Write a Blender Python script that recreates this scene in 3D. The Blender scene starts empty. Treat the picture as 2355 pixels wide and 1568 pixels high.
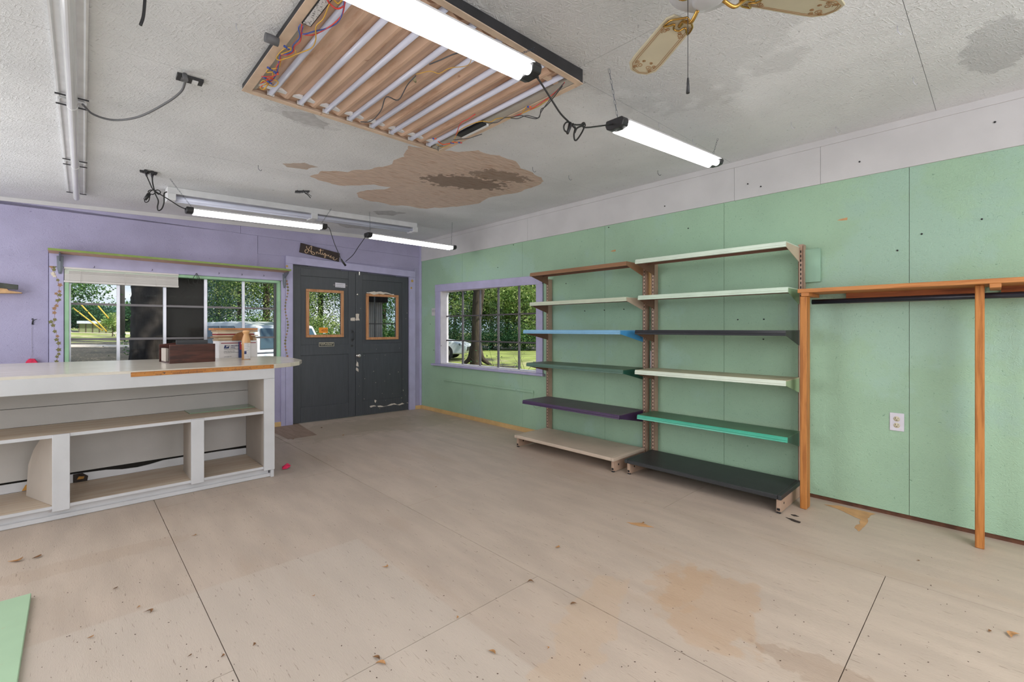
import bpy, math, random
import numpy as np
from mathutils import Matrix, Vector
random.seed(7)
SC = bpy.context.scene
COL = SC.collection
# ------------------------------------------------------------------ camera
FPX, CXP, HZ, CAMZ = 1060.0, 1177.5, 756.0, 1.2
YAW = math.atan(1009.5 / FPX)
FW = (math.sin(YAW), math.cos(YAW)); RT = (math.cos(YAW), -math.sin(YAW))
cam = bpy.data.cameras.new('camera'); camo = bpy.data.objects.new('camera', cam); COL.objects.link(camo)
camo.location = (0, 0, CAMZ); camo.rotation_euler = (math.pi / 2, 0, -YAW)
cam.sensor_width = 36; cam.lens = FPX * 36 / 2355; cam.shift_y = (HZ - 784) / 2355; cam.clip_start = .02; cam.clip_end = 600
SC.camera = camo
# ------------------------------------------------------------------ world, sun, lamps, exposure
W = bpy.data.worlds.new('sky'); SC.world = W; W.use_nodes = True
nt = W.node_tree; nt.nodes.clear()
wo = nt.nodes.new('ShaderNodeOutputWorld'); bg = nt.nodes.new('ShaderNodeBackground')
tc = nt.nodes.new('ShaderNodeTexCoord'); sx = nt.nodes.new('ShaderNodeSeparateXYZ')
rp = nt.nodes.new('ShaderNodeValToRGB'); ns = nt.nodes.new('ShaderNodeTexNoise'); r2 = nt.nodes.new('ShaderNodeValToRGB')
mx = nt.nodes.new('ShaderNodeMix'); mx.data_type = 'RGBA'; mp = nt.nodes.new('ShaderNodeMapping')
rp.color_ramp.elements[0].position = .0; rp.color_ramp.elements[0].color = (.62, .76, .9, 1)
rp.color_ramp.elements[1].position = .5; rp.color_ramp.elements[1].color = (.18, .38, .8, 1)
r2.color_ramp.elements[0].position = .45; r2.color_ramp.elements[0].color = (0, 0, 0, 1)
r2.color_ramp.elements[1].position = .62; r2.color_ramp.elements[1].color = (1, 1, 1, 1)
mp.inputs['Scale'].default_value = (1, 1, 3); ns.inputs['Scale'].default_value = 4.5; ns.inputs['Detail'].default_value = 8
nt.links.new(tc.outputs['Generated'], sx.inputs[0]); nt.links.new(sx.outputs['Z'], rp.inputs[0])
nt.links.new(tc.outputs['Generated'], mp.inputs[0]); nt.links.new(mp.outputs[0], ns.inputs['Vector'])
nt.links.new(ns.outputs['Fac'], r2.inputs[0]); nt.links.new(r2.outputs[0], mx.inputs[0])
nt.links.new(rp.outputs[0], mx.inputs[6]); mx.inputs[7].default_value = (.95, .96, 1, 1)
nt.links.new(mx.outputs[2], bg.inputs[0]); nt.links.new(bg.outputs[0], wo.inputs[0]); bg.inputs[1].default_value = .95
sun = bpy.data.lights.new('sun', 'SUN'); sun.energy = 5.0; sun.angle = .01; sun.color = (1, .95, .85)
so = bpy.data.objects.new('sun', sun); COL.objects.link(so)
sd = Vector((-.35, .62, -1)).normalized()          # direction the sunlight travels
so.rotation_euler = sd.to_track_quat('-Z', 'Y').to_euler()
def area(loc, sx_, sy_, e, rot=(0, 0, 0), c=(1, .985, .96)):
    l = bpy.data.lights.new('fill_light', 'AREA'); l.shape = 'RECTANGLE'; l.size = sx_; l.size_y = sy_; l.energy = e; l.color = c
    o = bpy.data.objects.new('fill_light', l); o.location = loc; o.rotation_euler = rot; COL.objects.link(o); return o
for lx, ly, sx_, sy_, e in ((1.6, -1.3, 2.6, .3, 24), (-1.2, .6, .3, 2.4, 14)):   # added unseen fill lights behind and left of the camera, facing down and up
    area((lx, ly, 1.98), sx_, sy_, e, c=(.98, .99, 1)); area((lx, ly, 2.0), sx_, sy_, e * 1.0, (math.pi, 0, 0), (.98, .99, 1))
area((-2.1, 3.9, 1.35), 2.2, 3.4, 108, (0, -math.pi / 2, -.3), (.97, .985, 1))      # two large added fill lights by the left and front walls, no openings there
area((.6, -2.37, 1.35), 4.4, 2.1, 74, (math.pi / 2, 0, 0), (.97, .985, 1))
TUBE_E = 10.0
SC.view_settings.view_transform = 'Standard'; SC.view_settings.look = 'None'; SC.view_settings.gamma = 1
SC.view_settings.exposure = 0.2; SC.view_settings.use_curve_mapping = False
# ------------------------------------------------------------------ geometry of the room
WX, CY = 3.808, 5.993                               # right wall plane, back corner
CZ0, CSL = 2.52, .03                                # the ceiling sags towards the left
def ceil_z(x): return CZ0 + CSL * (x - WX)
def back_y(x): return CY + .05 * (WX - x)
def ray(px, py):
    u = (px - CXP) / FPX; return (FW[0] + RT[0] * u, FW[1] + RT[1] * u, (HZ - py) / FPX)
def fl(px, py, z=0.0):
    d = ray(px, py); t = (z - CAMZ) / d[2]; return Vector((d[0] * t, d[1] * t, z))
def rw(px, py, off=0.0):
    d = ray(px, py); t = (WX - off) / d[0]; return Vector((WX - off, d[1] * t, CAMZ + d[2] * t))
def yp(px, py, y):
    d = ray(px, py); t = y / d[1]; return Vector((d[0] * t, y, CAMZ + d[2] * t))
def bw(px, py, off=0.0):
    d = ray(px, py); t = (CY + .05 * WX - off) / (d[1] + .05 * d[0]); return Vector((d[0] * t, d[1] * t, CAMZ + d[2] * t))
def cl(px, py, drop=0.0):
    d = ray(px, py); t = (CZ0 - drop - CSL * WX - CAMZ) / (d[2] - CSL * d[0]); return Vector((d[0] * t, d[1] * t, CAMZ + d[2] * t))
def at(px, w, z=0.0):
    u = (px - CXP) / FPX; return Vector(((FW[0] + RT[0] * u) * w, (FW[1] + RT[1] * u) * w, z))
# ------------------------------------------------------------------ mesh builder
class MB:
    def __init__(s): s.v = []; s.f = []; s.s = []
    def add(s, vs, fs, smooth=False):
        b = len(s.v); s.v += [tuple(v) for v in vs]; s.f += [tuple(i + b for i in f) for f in fs]; s.s += [smooth] * len(fs); return s
    def hexa(s, c): return s.add(c, [(0, 3, 2, 1), (4, 5, 6, 7), (0, 1, 5, 4), (1, 2, 6, 5), (2, 3, 7, 6), (3, 0, 4, 7)])
    def box(s, x0, x1, y0, y1, z0, z1):
        return s.hexa([(x0, y0, z0), (x1, y0, z0), (x1, y1, z0), (x0, y1, z0), (x0, y0, z1), (x1, y0, z1), (x1, y1, z1), (x0, y1, z1)])
    def bb(s, x0, x1, o0, o1, z0, z1, z0r=None, z1r=None):   # a board on the back wall: o = distance into the room
        z0r = z0 if z0r is None else z0r; z1r = z1 if z1r is None else z1r
        a0, a1, b0, b1 = back_y(x0) - o1, back_y(x1) - o1, back_y(x1) - o0, back_y(x0) - o0
        return s.hexa([(x0, a0, z0), (x1, a1, z0r), (x1, b0, z0r), (x0, b1, z0), (x0, a0, z1), (x1, a1, z1r), (x1, b0, z1r), (x0, b1, z1)])
    def prism(s, pts, vec):
        n = len(pts); vec = Vector(vec); a = [Vector(p) for p in pts]; b = [p + vec for p in a]
        return s.add(a + b, [tuple(range(n))[::-1], tuple(range(n, 2 * n))] + [(i, (i + 1) % n, (i + 1) % n + n, i + n) for i in range(n)])
    def tube(s, pts, r, n=8, closed=False, r1=None):
        P = [Vector(p) for p in pts]; m = len(P); vs = []; up = None
        for i in range(m):
            a = P[(i - 1) % m] if (closed or i > 0) else P[i]; b = P[(i + 1) % m] if (closed or i < m - 1) else P[i]
            t = (b - a).normalized() if (b - a).length > 1e-9 else Vector((0, 0, 1))
            if up is None: up = Vector((0, 0, 1)) if abs(t.z) < .9 else Vector((1, 0, 0))
            x = up.cross(t); x = x.normalized() if x.length > 1e-6 else t.orthogonal().normalized(); y = t.cross(x); up = y
            rr = r if r1 is None else r + (r1 - r) * i / max(1, m - 1)
            for k in range(n):
                q = 2 * math.pi * k / n; vs.append(P[i] + x * math.cos(q) * rr + y * math.sin(q) * rr)
        fs = []
        for i in range(m if closed else m - 1):
            j = (i + 1) % m
            for k in range(n): fs.append((i * n + k, i * n + (k + 1) % n, j * n + (k + 1) % n, j * n + k))
        s.add(vs, fs, True)
        if not closed:
            b = len(s.v) - len(vs); s.f += [tuple(b + k for k in range(n))[::-1], tuple(b + (m - 1) * n + k for k in range(n))]; s.s += [False, False]
        return s
    def lathe(s, c, prof, n=24, axis='z'):
        vs = []; fs = []
        for r, h in prof:
            for k in range(n):
                q = 2 * math.pi * k / n; a, b = r * math.cos(q), r * math.sin(q)
                vs.append((c[0] + a, c[1] + b, c[2] + h) if axis == 'z' else ((c[0] + h, c[1] + a, c[2] + b) if axis == 'x' else (c[0] + a, c[1] + h, c[2] + b)))
        for i in range(len(prof) - 1):
            for k in range(n): fs.append((i * n + k, i * n + (k + 1) % n, (i + 1) * n + (k + 1) % n, (i + 1) * n + k))
        fs += [tuple(range(n))[::-1], tuple((len(prof) - 1) * n + k for k in range(n))]
        return s.add(vs, fs, True)
    def build(s, name, mat, parent=None, bevel=0.0, kind=None, label=None, seg=1):
        me = bpy.data.meshes.new(name); me.from_pydata(s.v, [], s.f); me.polygons.foreach_set('use_smooth', s.s)
        me.materials.append(mat); me.update(); return link(name, me, parent, bevel, kind, label, seg)
def link(name, me, parent=None, bevel=0.0, kind=None, label=None, seg=1):
    o = bpy.data.objects.new(name, me); COL.objects.link(o)
    if parent is not None: adopt(o, parent)
    if bevel:
        b = o.modifiers.new('b', 'BEVEL'); b.width = bevel; b.segments = seg; b.limit_method = 'ANGLE'; b.angle_limit = .6
    if kind: o['kind'] = kind
    if label: o['label'] = label
    return o
ABS = {}
def adopt(o, parent):
    o.parent = parent; loc = ABS.get(parent.name, Vector((0, 0, 0))); o.matrix_parent_inverse = Matrix.Translation(-loc)
def thing(name, label, cat, loc, group=None):
    o = bpy.data.objects.new(name, None); COL.objects.link(o); o.empty_display_size = .05; o.location = loc
    ABS[o.name] = Vector(loc); o['label'] = label; o['category'] = cat
    if group: o['group'] = group
    return o
def tag(o, label, cat, group=None, kind=None):
    o['label'] = label; o['category'] = cat
    if group: o['group'] = group
    if kind: o['kind'] = kind
    return o
def B(*a): return MB().box(*a)
def bezier(pts, k=8):                                # Catmull-Rom through the points
    P = [Vector(p) for p in pts]; P = [P[0] * 2 - P[1]] + P + [P[-1] * 2 - P[-2]]; out = []
    for i in range(1, len(P) - 2):
        for j in range(k):
            t = j / k; a, b, c, d = P[i - 1], P[i], P[i + 1], P[i + 2]
            out.append(.5 * ((2 * b) + (c - a) * t + (2 * a - 5 * b + 4 * c - d) * t * t + (3 * b - a - 3 * c + d) * t ** 3))
    return out + [P[-2]]
def text(name, s, size, org, xd, yd, mat, parent, ext=.0004, shear=0.0, sx=1.0, label=None, align='LEFT', spacing=1.0):
    c = bpy.data.curves.new('t', 'FONT'); c.body = s; c.size = size; c.extrude = ext; c.shear = shear; c.align_x = align; c.resolution_u = 2; c.space_line = spacing
    o = bpy.data.objects.new('t', c); COL.objects.link(o); dg = bpy.context.evaluated_depsgraph_get()
    me = bpy.data.meshes.new_from_object(o.evaluated_get(dg)); bpy.data.objects.remove(o); bpy.data.curves.remove(c)
    xd = Vector(xd).normalized(); yd = Vector(yd).normalized(); zd = xd.cross(yd)
    m = Matrix((xd, yd, zd)).transposed().to_4x4(); m.translation = Vector(org)
    me.transform(m @ Matrix.Diagonal((sx, 1, 1, 1))); me.materials.clear(); me.materials.append(mat); me.name = name
    return link(name, me, parent, label=label)
def jag(pts, amp, depth=3, seed=1):
    rnd = random.Random(seed); P = [Vector(p) for p in pts]
    for d in range(depth):
        Q = []
        for i, p in enumerate(P):
            q = P[(i + 1) % len(P)]; m = (p + q) / 2; l = (q - p).length
            m += Vector((rnd.uniform(-1, 1), rnd.uniform(-1, 1), 0)) * l * amp; Q += [p, m]
        P = Q
    return P
# ------------------------------------------------------------------ materials
def srgb(r, g, b):
    f = lambda c: (c / 255 / 12.92) if c / 255 <= .04045 else ((c / 255 + .055) / 1.055) ** 2.4
    return (f(r), f(g), f(b))
def mat(name, col, rough=.6, metal=0.0, var=.08, vs=5.0, bump=0.0, bs=80.0, st=(1, 1, 1), fleck=0.0, fs=60.0, fcol=(.05, .05, .05), ft=.68, fst=(1, 1, 1),
        col2=None, c2s=2.0, c2lo=.5, c2hi=.6, spec=.5, stains=(), trans=0.0, rnd=0.0, dist=0.0, bd=1.2, osb=None):
    m = bpy.data.materials.new(name); m.use_nodes = True; t = m.node_tree; N = t.nodes; L = t.links
    p = N['Principled BSDF']; p.inputs['Roughness'].default_value = rough; p.inputs['Metallic'].default_value = metal
    p.inputs['Specular IOR Level'].default_value = spec
    if trans: p.inputs['Transmission Weight'].default_value = trans
    tc = N.new('ShaderNodeTexCoord'); mp = N.new('ShaderNodeMapping'); mp.inputs['Scale'].default_value = st; L.new(tc.outputs['Object'], mp.inputs[0])
    n = N.new('ShaderNodeTexNoise'); n.inputs['Scale'].default_value = vs; n.inputs['Detail'].default_value = 6; L.new(mp.outputs[0], n.inputs['Vector'])
    n.inputs['Distortion'].default_value = dist
    def mixc(fac, a, b):
        x = N.new('ShaderNodeMix'); x.data_type = 'RGBA'; L.new(fac, x.inputs[0])
        for s, q in ((6, a), (7, b)):
            if isinstance(q, tuple): x.inputs[s].default_value = (*q[:3], 1)
            else: L.new(q, x.inputs[s])
        return x.outputs[2]
    def ramp(src, lo, hi):
        r = N.new('ShaderNodeMapRange'); r.interpolation_type = 'SMOOTHSTEP'; r.inputs[1].default_value = lo; r.inputs[2].default_value = hi; L.new(src, r.inputs[0]); return r.outputs[0]
    c = mixc(ramp(n.outputs['Fac'], .3, .7), tuple(k * (1 - var) for k in col), tuple(min(1, k * (1 + var)) for k in col))
    if col2:
        n2 = N.new('ShaderNodeTexNoise'); n2.inputs['Scale'].default_value = c2s; n2.inputs['Detail'].default_value = 8; n2.inputs['Roughness'].default_value = .65
        L.new(mp.outputs[0], n2.inputs['Vector']); c = mixc(ramp(n2.outputs['Fac'], c2lo, c2hi), c, col2)
    for (sxx, syy, rx, ry, ang, sc, amt, ns_) in stains:           # stains on a horizontal surface
        mp2 = N.new('ShaderNodeMapping'); mp2.vector_type = 'TEXTURE'; mp2.inputs['Location'].default_value = (sxx, syy, 0)
        mp2.inputs['Rotation'].default_value = (0, 0, ang); mp2.inputs['Scale'].default_value = (rx, ry, 1); L.new(tc.outputs['Object'], mp2.inputs[0])
        sp = N.new('ShaderNodeSeparateXYZ'); L.new(mp2.outputs[0], sp.inputs[0]); cb = N.new('ShaderNodeCombineXYZ')
        L.new(sp.outputs[0], cb.inputs[0]); L.new(sp.outputs[1], cb.inputs[1]); ln = N.new('ShaderNodeVectorMath'); ln.operation = 'LENGTH'; L.new(cb.outputs[0], ln.inputs[0])
        if ns_ < 0:                                                # a rectangle, where a rug or display kept the boards clean
            ax_, ay_, mm_ = [N.new('ShaderNodeMath') for _ in range(3)]; ax_.operation = ay_.operation = 'ABSOLUTE'; mm_.operation = 'MAXIMUM'
            L.new(sp.outputs[0], ax_.inputs[0]); L.new(sp.outputs[1], ay_.inputs[0]); L.new(ax_.outputs[0], mm_.inputs[0]); L.new(ay_.outputs[0], mm_.inputs[1])
            rr = ramp(mm_.outputs[0], 1.006, .994); mu = N.new('ShaderNodeMath'); mu.operation = 'MULTIPLY'; L.new(rr, mu.inputs[0]); mu.inputs[1].default_value = amt
            c = mixc(mu.outputs[0], c, sc); continue
        nn = N.new('ShaderNodeTexNoise'); nn.inputs['Scale'].default_value = ns_; nn.inputs['Detail'].default_value = 7; L.new(tc.outputs['Object'], nn.inputs['Vector'])
        ma = N.new('ShaderNodeMath'); ma.operation = 'MULTIPLY_ADD'; L.new(nn.outputs['Fac'], ma.inputs[0]); ma.inputs[1].default_value = 1.6; L.new(ln.outputs['Value'], ma.inputs[2])
        rr = ramp(ma.outputs[0], 1.75, 1.6); mu = N.new('ShaderNodeMath'); mu.operation = 'MULTIPLY'; L.new(rr, mu.inputs[0]); mu.inputs[1].default_value = amt
        c = mixc(mu.outputs[0], c, sc)
    if fleck:
        m3 = N.new('ShaderNodeMapping'); m3.inputs['Scale'].default_value = fst; L.new(tc.outputs['Object'], m3.inputs[0])
        n3 = N.new('ShaderNodeTexNoise'); n3.inputs['Scale'].default_value = fs; n3.inputs['Detail'].default_value = 3; n3.inputs['Distortion'].default_value = .6
        L.new(m3.outputs[0], n3.inputs['Vector']); f = ramp(n3.outputs['Fac'], ft, ft + .05); mu = N.new('ShaderNodeMath'); mu.operation = 'MULTIPLY'
        L.new(f, mu.inputs[0]); mu.inputs[1].default_value = fleck; c = mixc(mu.outputs[0], c, fcol)
    hgt = None
    if osb:                                            # strand board: short straight flakes lying three ways, in relief with dark nicks
        ax, os_, oa, of = osb
        for k_, an in enumerate((.25, 1.35, 2.45)):
            ma_ = N.new('ShaderNodeMapping'); ra = [0, 0, 0]; ra[ax] = an; ma_.inputs['Rotation'].default_value = ra; ma_.inputs['Location'].default_value = (k_ * 7.3, k_ * 3.1, k_ * 5.7); L.new(tc.outputs['Object'], ma_.inputs[0])
            mb_ = N.new('ShaderNodeMapping'); sc3 = [os_ * 4.2] * 3; sc3[(ax + 1) % 3] = os_; mb_.inputs['Scale'].default_value = sc3; L.new(ma_.outputs[0], mb_.inputs[0])
            no = N.new('ShaderNodeTexNoise'); no.inputs['Scale'].default_value = 1.0; no.inputs['Detail'].default_value = 2.5; no.inputs['Distortion'].default_value = .35; L.new(mb_.outputs[0], no.inputs['Vector'])
            if hgt is None: hgt = no.outputs['Fac']
            else:
                mm = N.new('ShaderNodeMath'); mm.operation = 'MAXIMUM'; L.new(hgt, mm.inputs[0]); L.new(no.outputs['Fac'], mm.inputs[1]); hgt = mm.outputs[0]
            f = ramp(no.outputs['Fac'], .275 + .018 * k_, .24 + .018 * k_); mu = N.new('ShaderNodeMath'); mu.operation = 'MULTIPLY'; L.new(f, mu.inputs[0]); mu.inputs[1].default_value = of; c = mixc(mu.outputs[0], c, fcol)
    if rnd:
        oi = N.new('ShaderNodeObjectInfo'); hv = N.new('ShaderNodeHueSaturation'); mr = N.new('ShaderNodeMapRange'); L.new(oi.outputs['Random'], mr.inputs[0])
        mr.inputs[3].default_value = 1 - rnd; mr.inputs[4].default_value = 1 + rnd; L.new(mr.outputs[0], hv.inputs['Value']); L.new(c, hv.inputs['Color']); c = hv.outputs[0]
    L.new(c, p.inputs['Base Color'])
    if bump:
        n4 = N.new('ShaderNodeTexNoise'); n4.inputs['Scale'].default_value = bs; n4.inputs['Detail'].default_value = 4; n4.inputs['Distortion'].default_value = bd
        L.new(mp.outputs[0], n4.inputs['Vector']); b = N.new('ShaderNodeBump'); b.inputs['Strength'].default_value = bump; b.inputs['Distance'].default_value = .004
        L.new(n4.outputs['Fac'] if hgt is None else hgt, b.inputs['Height']); L.new(b.outputs[0], p.inputs['Normal'])
        if hgt is not None: b.inputs['Distance'].default_value = osb[2]
    return m
def plain(name, col, rough=.5, metal=0.0, spec=.5): return mat(name, col, rough, metal, var=.05, vs=12, spec=spec)
def emit(name, col, e):
    m = bpy.data.materials.new(name); m.use_nodes = True; N = m.node_tree.nodes; N.clear(); o = N.new('ShaderNodeOutputMaterial'); x = N.new('ShaderNodeEmission')
    x.inputs[0].default_value = (*col, 1); x.inputs[1].default_value = e; m.node_tree.links.new(x.outputs[0], o.inputs[0]); return m
def glass(name, tint=(.96, .98, .97), refl=.09):
    m = bpy.data.materials.new(name); m.use_nodes = True; t = m.node_tree; N = t.nodes; N.clear(); o = N.new('ShaderNodeOutputMaterial')
    a = N.new('ShaderNodeBsdfTransparent'); a.inputs[0].default_value = (*tint, 1); g = N.new('ShaderNodeBsdfGlossy'); g.inputs['Roughness'].default_value = .01
    lw = N.new('ShaderNodeLayerWeight'); lw.inputs[0].default_value = refl; x = N.new('ShaderNodeMixShader')
    t.links.new(lw.outputs['Fresnel'], x.inputs[0]); t.links.new(a.outputs[0], x.inputs[1]); t.links.new(g.outputs[0], x.inputs[2]); t.links.new(x.outputs[0], o.inputs[0]); return m
def wood(name, c1, c2, axis=1, sc=40.0, rough=.55, knots=True):
    st = [sc, sc, sc]; st[axis] = sc * .05
    m = mat(name, c1, rough, var=.06, vs=1.0, st=tuple(st), col2=c2, c2s=1.0, c2lo=.42, c2hi=.62, bump=.08, bs=2.0, dist=.4); return m
def leafmat(name, c, c2):
    m = mat(name, c, .55, var=.35, vs=.9, col2=c2, c2s=1.6, c2lo=.45, c2hi=.6, spec=.3); t = m.node_tree; N = t.nodes; p = N['Principled BSDF']
    tr = N.new('ShaderNodeBsdfTranslucent'); x = N.new('ShaderNodeMixShader'); x.inputs[0].default_value = .28
    t.links.new(p.inputs['Base Color'].links[0].from_socket, tr.inputs[0]); o = [k for k in N if k.type == 'OUTPUT_MATERIAL'][0]
    t.links.new(p.outputs[0], x.inputs[1]); t.links.new(tr.outputs[0], x.inputs[2]); t.links.new(x.outputs[0], o.inputs[0]); return m

OSB = dict(rough=.62, bump=.6, fleck=.5, fs=55, ft=.7)
m_purple = mat('purple_osb_paint', srgb(165, 160, 190), var=.07, vs=3, fcol=srgb(112, 106, 138), osb=(1, 42, .009, .45), **OSB)
m_ptrim = mat('purple_trim_paint', srgb(174, 170, 202), .5, var=.06, vs=8, bump=.1, bs=60, fleck=.3, fs=30, ft=.74, fcol=srgb(150, 120, 130))
m_green = mat('green_osb_paint', srgb(158, 190, 162), var=.06, vs=2.2, col2=srgb(160, 192, 172), c2s=1.2, fcol=srgb(84, 122, 96), osb=(0, 42, .009, .42), **OSB)
m_gtrim = mat('green_trim_paint', srgb(150, 192, 155), .5, var=.08, vs=8, bump=.1, bs=60)
m_white = mat('white_board_paint', srgb(200, 198, 199), .6, var=.04, vs=4, bump=.15, bs=60, fleck=.7, fs=22, ft=.78, fcol=(.05, .05, .05))
m_ceil = mat('grey_osb_ceiling_paint', srgb(220, 221, 224), .7, var=.05, vs=2.5, bump=.5, osb=(2, 26, .016, .4), fleck=.5, fs=45, ft=.7, fcol=srgb(120, 120, 122),
             stains=[(1.75, .95, .85, .7, 0, srgb(176, 176, 178), .3, 5), (cl(690, 270).x, cl(690, 270).y, .22, .1, .3, srgb(184, 184, 188), .35, 12), (3.1, .0, .3, .14, 0, srgb(160, 160, 164), .45, 9)])
sp = fl(1630, 1385); RECT = (-.15, .9, 1.33, 1.62, 0, srgb(200, 188, 176), .5, -1)
m_floor = mat('worn_plywood_floor', srgb(190, 173, 158), .5, var=.07, vs=3, st=(3.2, .7, 1), bump=.35, bs=60, fleck=.55, fs=42, fst=(3.4, .38, 1), ft=.655, fcol=srgb(128, 108, 90),
              col2=srgb(184, 164, 146), c2s=.9, c2lo=.52, c2hi=.72, rnd=.035,
              stains=[RECT, (sp.x, sp.y, .34, .25, .4, srgb(186, 150, 116), .42, 7), (fl(1560, 1340).x, fl(1560, 1340).y, .25, .14, .2, srgb(188, 152, 118), .3, 13),
                      (fl(1900, 1545).x, fl(1900, 1545).y, .09, .22, .1, srgb(150, 124, 104), .4, 14), (fl(1350, 1440).x, fl(1350, 1440).y, .5, .12, .3, srgb(196, 168, 140), .4, 9),
                      (fl(200, 1290).x, fl(200, 1290).y, .5, .10, 0, srgb(168, 144, 122), .25, 9), (3.1, 5.2, .8, .5, 0, srgb(165, 152, 132), .5, 5), (2.4, 5.4, .9, .5, 0, srgb(160, 146, 126), .5, 6)])
m_sub = mat('dark_gap', (.02, .016, .012), .9)
m_brown = mat('raw_brown_edge', srgb(95, 60, 42), .8, var=.3, vs=20)
m_bare = mat('bare_patch_wood', srgb(206, 184, 168), .75, var=.12, vs=2, st=(6, 40, 1), col2=srgb(182, 146, 122), c2s=1.3, c2lo=.5, c2hi=.7, bump=.5, bs=5,
             stains=[(cl(1070, 420).x, cl(1070, 420).y, .42, .2, -.3, srgb(98, 78, 64), .7, 17), (cl(1150, 405).x, cl(1150, 405).y, .3, .14, -.2, srgb(105, 84, 68), .6, 22)])
m_wht = mat('counter_white_paint', srgb(205, 205, 208), .5, var=.05, vs=4, bump=.12, bs=30, fleck=.7, fs=14, fst=(1, 5, 5), ft=.73, fcol=srgb(160, 120, 95))
m_cback = mat('counter_back_paint', srgb(186, 182, 178), .6, var=.07, vs=3, col2=srgb(190, 165, 140), c2s=3, c2lo=.62, c2hi=.8, bump=.15, bs=50)
m_cshelf = wood('counter_shelf_wood', srgb(204, 190, 172), srgb(190, 168, 146), 0, 30)
m_top = mat('worn_glossy_countertop', srgb(212, 204, 190), .2, var=.05, vs=4, st=(1, 6, 1), fleck=.6, fs=12, fst=(.5, 5, 1), ft=.7, fcol=srgb(140, 115, 92), bump=.03, bs=12)
m_door = mat('charcoal_door_paint', srgb(66, 69, 74), .42, var=.08, vs=5, st=(10, 10, .8), bump=.15, bs=5, fleck=.8, fs=42, fst=(1.4, 1.4, .6), ft=.77, fcol=srgb(190, 190, 185))
m_chip = mat('chipped_pale_paint', srgb(208, 198, 186), .8, var=.1, vs=20)
m_cedar = wood('cedar_frame', srgb(196, 144, 100), srgb(172, 116, 74), 2, 60)
m_cedary = wood('orange_stud_wood', srgb(192, 126, 62), srgb(160, 98, 42), 2, 55)
m_boardy = wood('orange_shelf_board', srgb(198, 134, 76), srgb(172, 106, 54), 1, 45)
m_ledger = wood('brown_ledger_board', srgb(170, 96, 48), srgb(130, 68, 32), 1, 45)
m_yel = mat('yellow_baseboard_paint', srgb(214, 178, 122), .55, var=.08, vs=8)
m_alu = plain('window_aluminium', srgb(200, 200, 208), .35, .6)
m_alud = plain('weathered_grey_frame', srgb(120, 116, 118), .5, .4)
m_darkm = plain('dark_muntin', srgb(84, 80, 82), .5)
m_glass = glass('window_glass')
m_screen = mat('dark_insect_screen', srgb(44, 38, 36), .8, var=.3, vs=60)
m_vinyl = mat('blind_vinyl', srgb(214, 210, 206), .45, var=.03, vs=6)
m_olive = plain('olive_edge_paint', srgb(126, 146, 70), .5); m_tan = plain('tan_underside', srgb(206, 166, 138), .6)
m_zinc = plain('grey_steel', srgb(96, 104, 116), .4, .6); m_dkgrey = plain('dark_grey_steel', srgb(60, 60, 62), .5, .4)
m_tanup = mat('tan_enamel', srgb(176, 148, 128), .45, var=.06, vs=15, fleck=.4, fs=60, ft=.72, fcol=srgb(120, 70, 50))
m_slot = plain('black_slot', (.012, .01, .01), .9)
m_black = plain('black_plastic', (.018, .018, .02), .4); m_cord = plain('black_cord', (.012, .012, .012), .5)
m_grcord = plain('grey_cable', srgb(95, 95, 98), .6)
m_tube = emit('led_tube', (1, .99, .97), TUBE_E)
m_fixw = plain('white_enamel', srgb(222, 222, 224), .35); m_tubeoff = mat('unlit_tube', srgb(205, 208, 226), .25, var=.03)
m_clear = mat('clear_ribbed_cover', srgb(205, 205, 207), .18, var=.03, vs=3, spec=.8)
m_chrome = plain('chrome', srgb(210, 205, 200), .2, .9); m_brass = plain('brass', srgb(190, 150, 80), .25, .9)
m_wht2 = plain('white_plastic', srgb(215, 212, 222), .4)

# ------------------------------------------------------------------ floor
floor = MB().box(-2.3, 3.95, -2.4, 6.35, -.12, -.012).build('floor', m_sub, kind='structure')
xs = [-2.3, -.81, .41, 1.634, 2.86, 3.95]
cuts = [[-2.4, -.2, 1.1, 3.3, 5.4, 6.35], [-2.4, -.6, 1.85, 4.13, 6.35], [-2.4, -1.0, 1.535, 3.86, 6.35], [-2.4, -1.9, .37, 2.75, 5.1, 6.35], [-2.4, -.9, 1.535, 4.2, 6.35]]
g = .0016
for i, ys in enumerate(cuts):
    for j in range(len(ys) - 1):
        x0, x1, y0, y1 = xs[i], xs[i + 1], ys[j], ys[j + 1]; dz = random.uniform(-.0012, .0)
        B(x0 + g, x1 - g, y0 + g, y1 - g, -.014, dz).build('plywood_sheet', m_floor, floor)
def decal(name, pts, z, m, parent, amp=.12, depth=3, seed=3, th=.0006, up=1):
    P = jag([(p.x, p.y, 0) for p in pts], amp, depth, seed); P = [Vector((p.x, p.y, z if not callable(z) else z(p.x))) for p in P]
    return MB().prism(P, (0, 0, th * up)).build(name, m, parent)
m_patch = mat('brown_bare_ply', srgb(150, 128, 112), .7, var=.12, vs=4, st=(10, 1, 1), bump=.2, bs=8)
decal('worn_patch', [fl(*p) for p in ((610, 982), (675, 966), (729, 1000), (663, 1010))], .0004, m_patch, floor, .02, 1)
m_orp = mat('orange_bare_ply', srgb(196, 150, 104), .7, var=.15, vs=10)
decal('worn_patch', [fl(*p) for p in ((1895, 1160), (1925, 1162), (1980, 1174), (2014, 1182), (1995, 1192), (1990, 1208), (1975, 1222), (1965, 1213), (1980, 1195), (1960, 1186), (1935, 1174))], .0004, m_orp, floor, .1, 2)
decal('worn_patch', [fl(*p) for p in ((1440, 1200), (1478, 1203), (1505, 1213), (1470, 1210))], .0004, m_orp, floor, .1, 2)
m_dkst = mat('black_scorch', srgb(52, 42, 38), .8, var=.3, vs=20)
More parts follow.
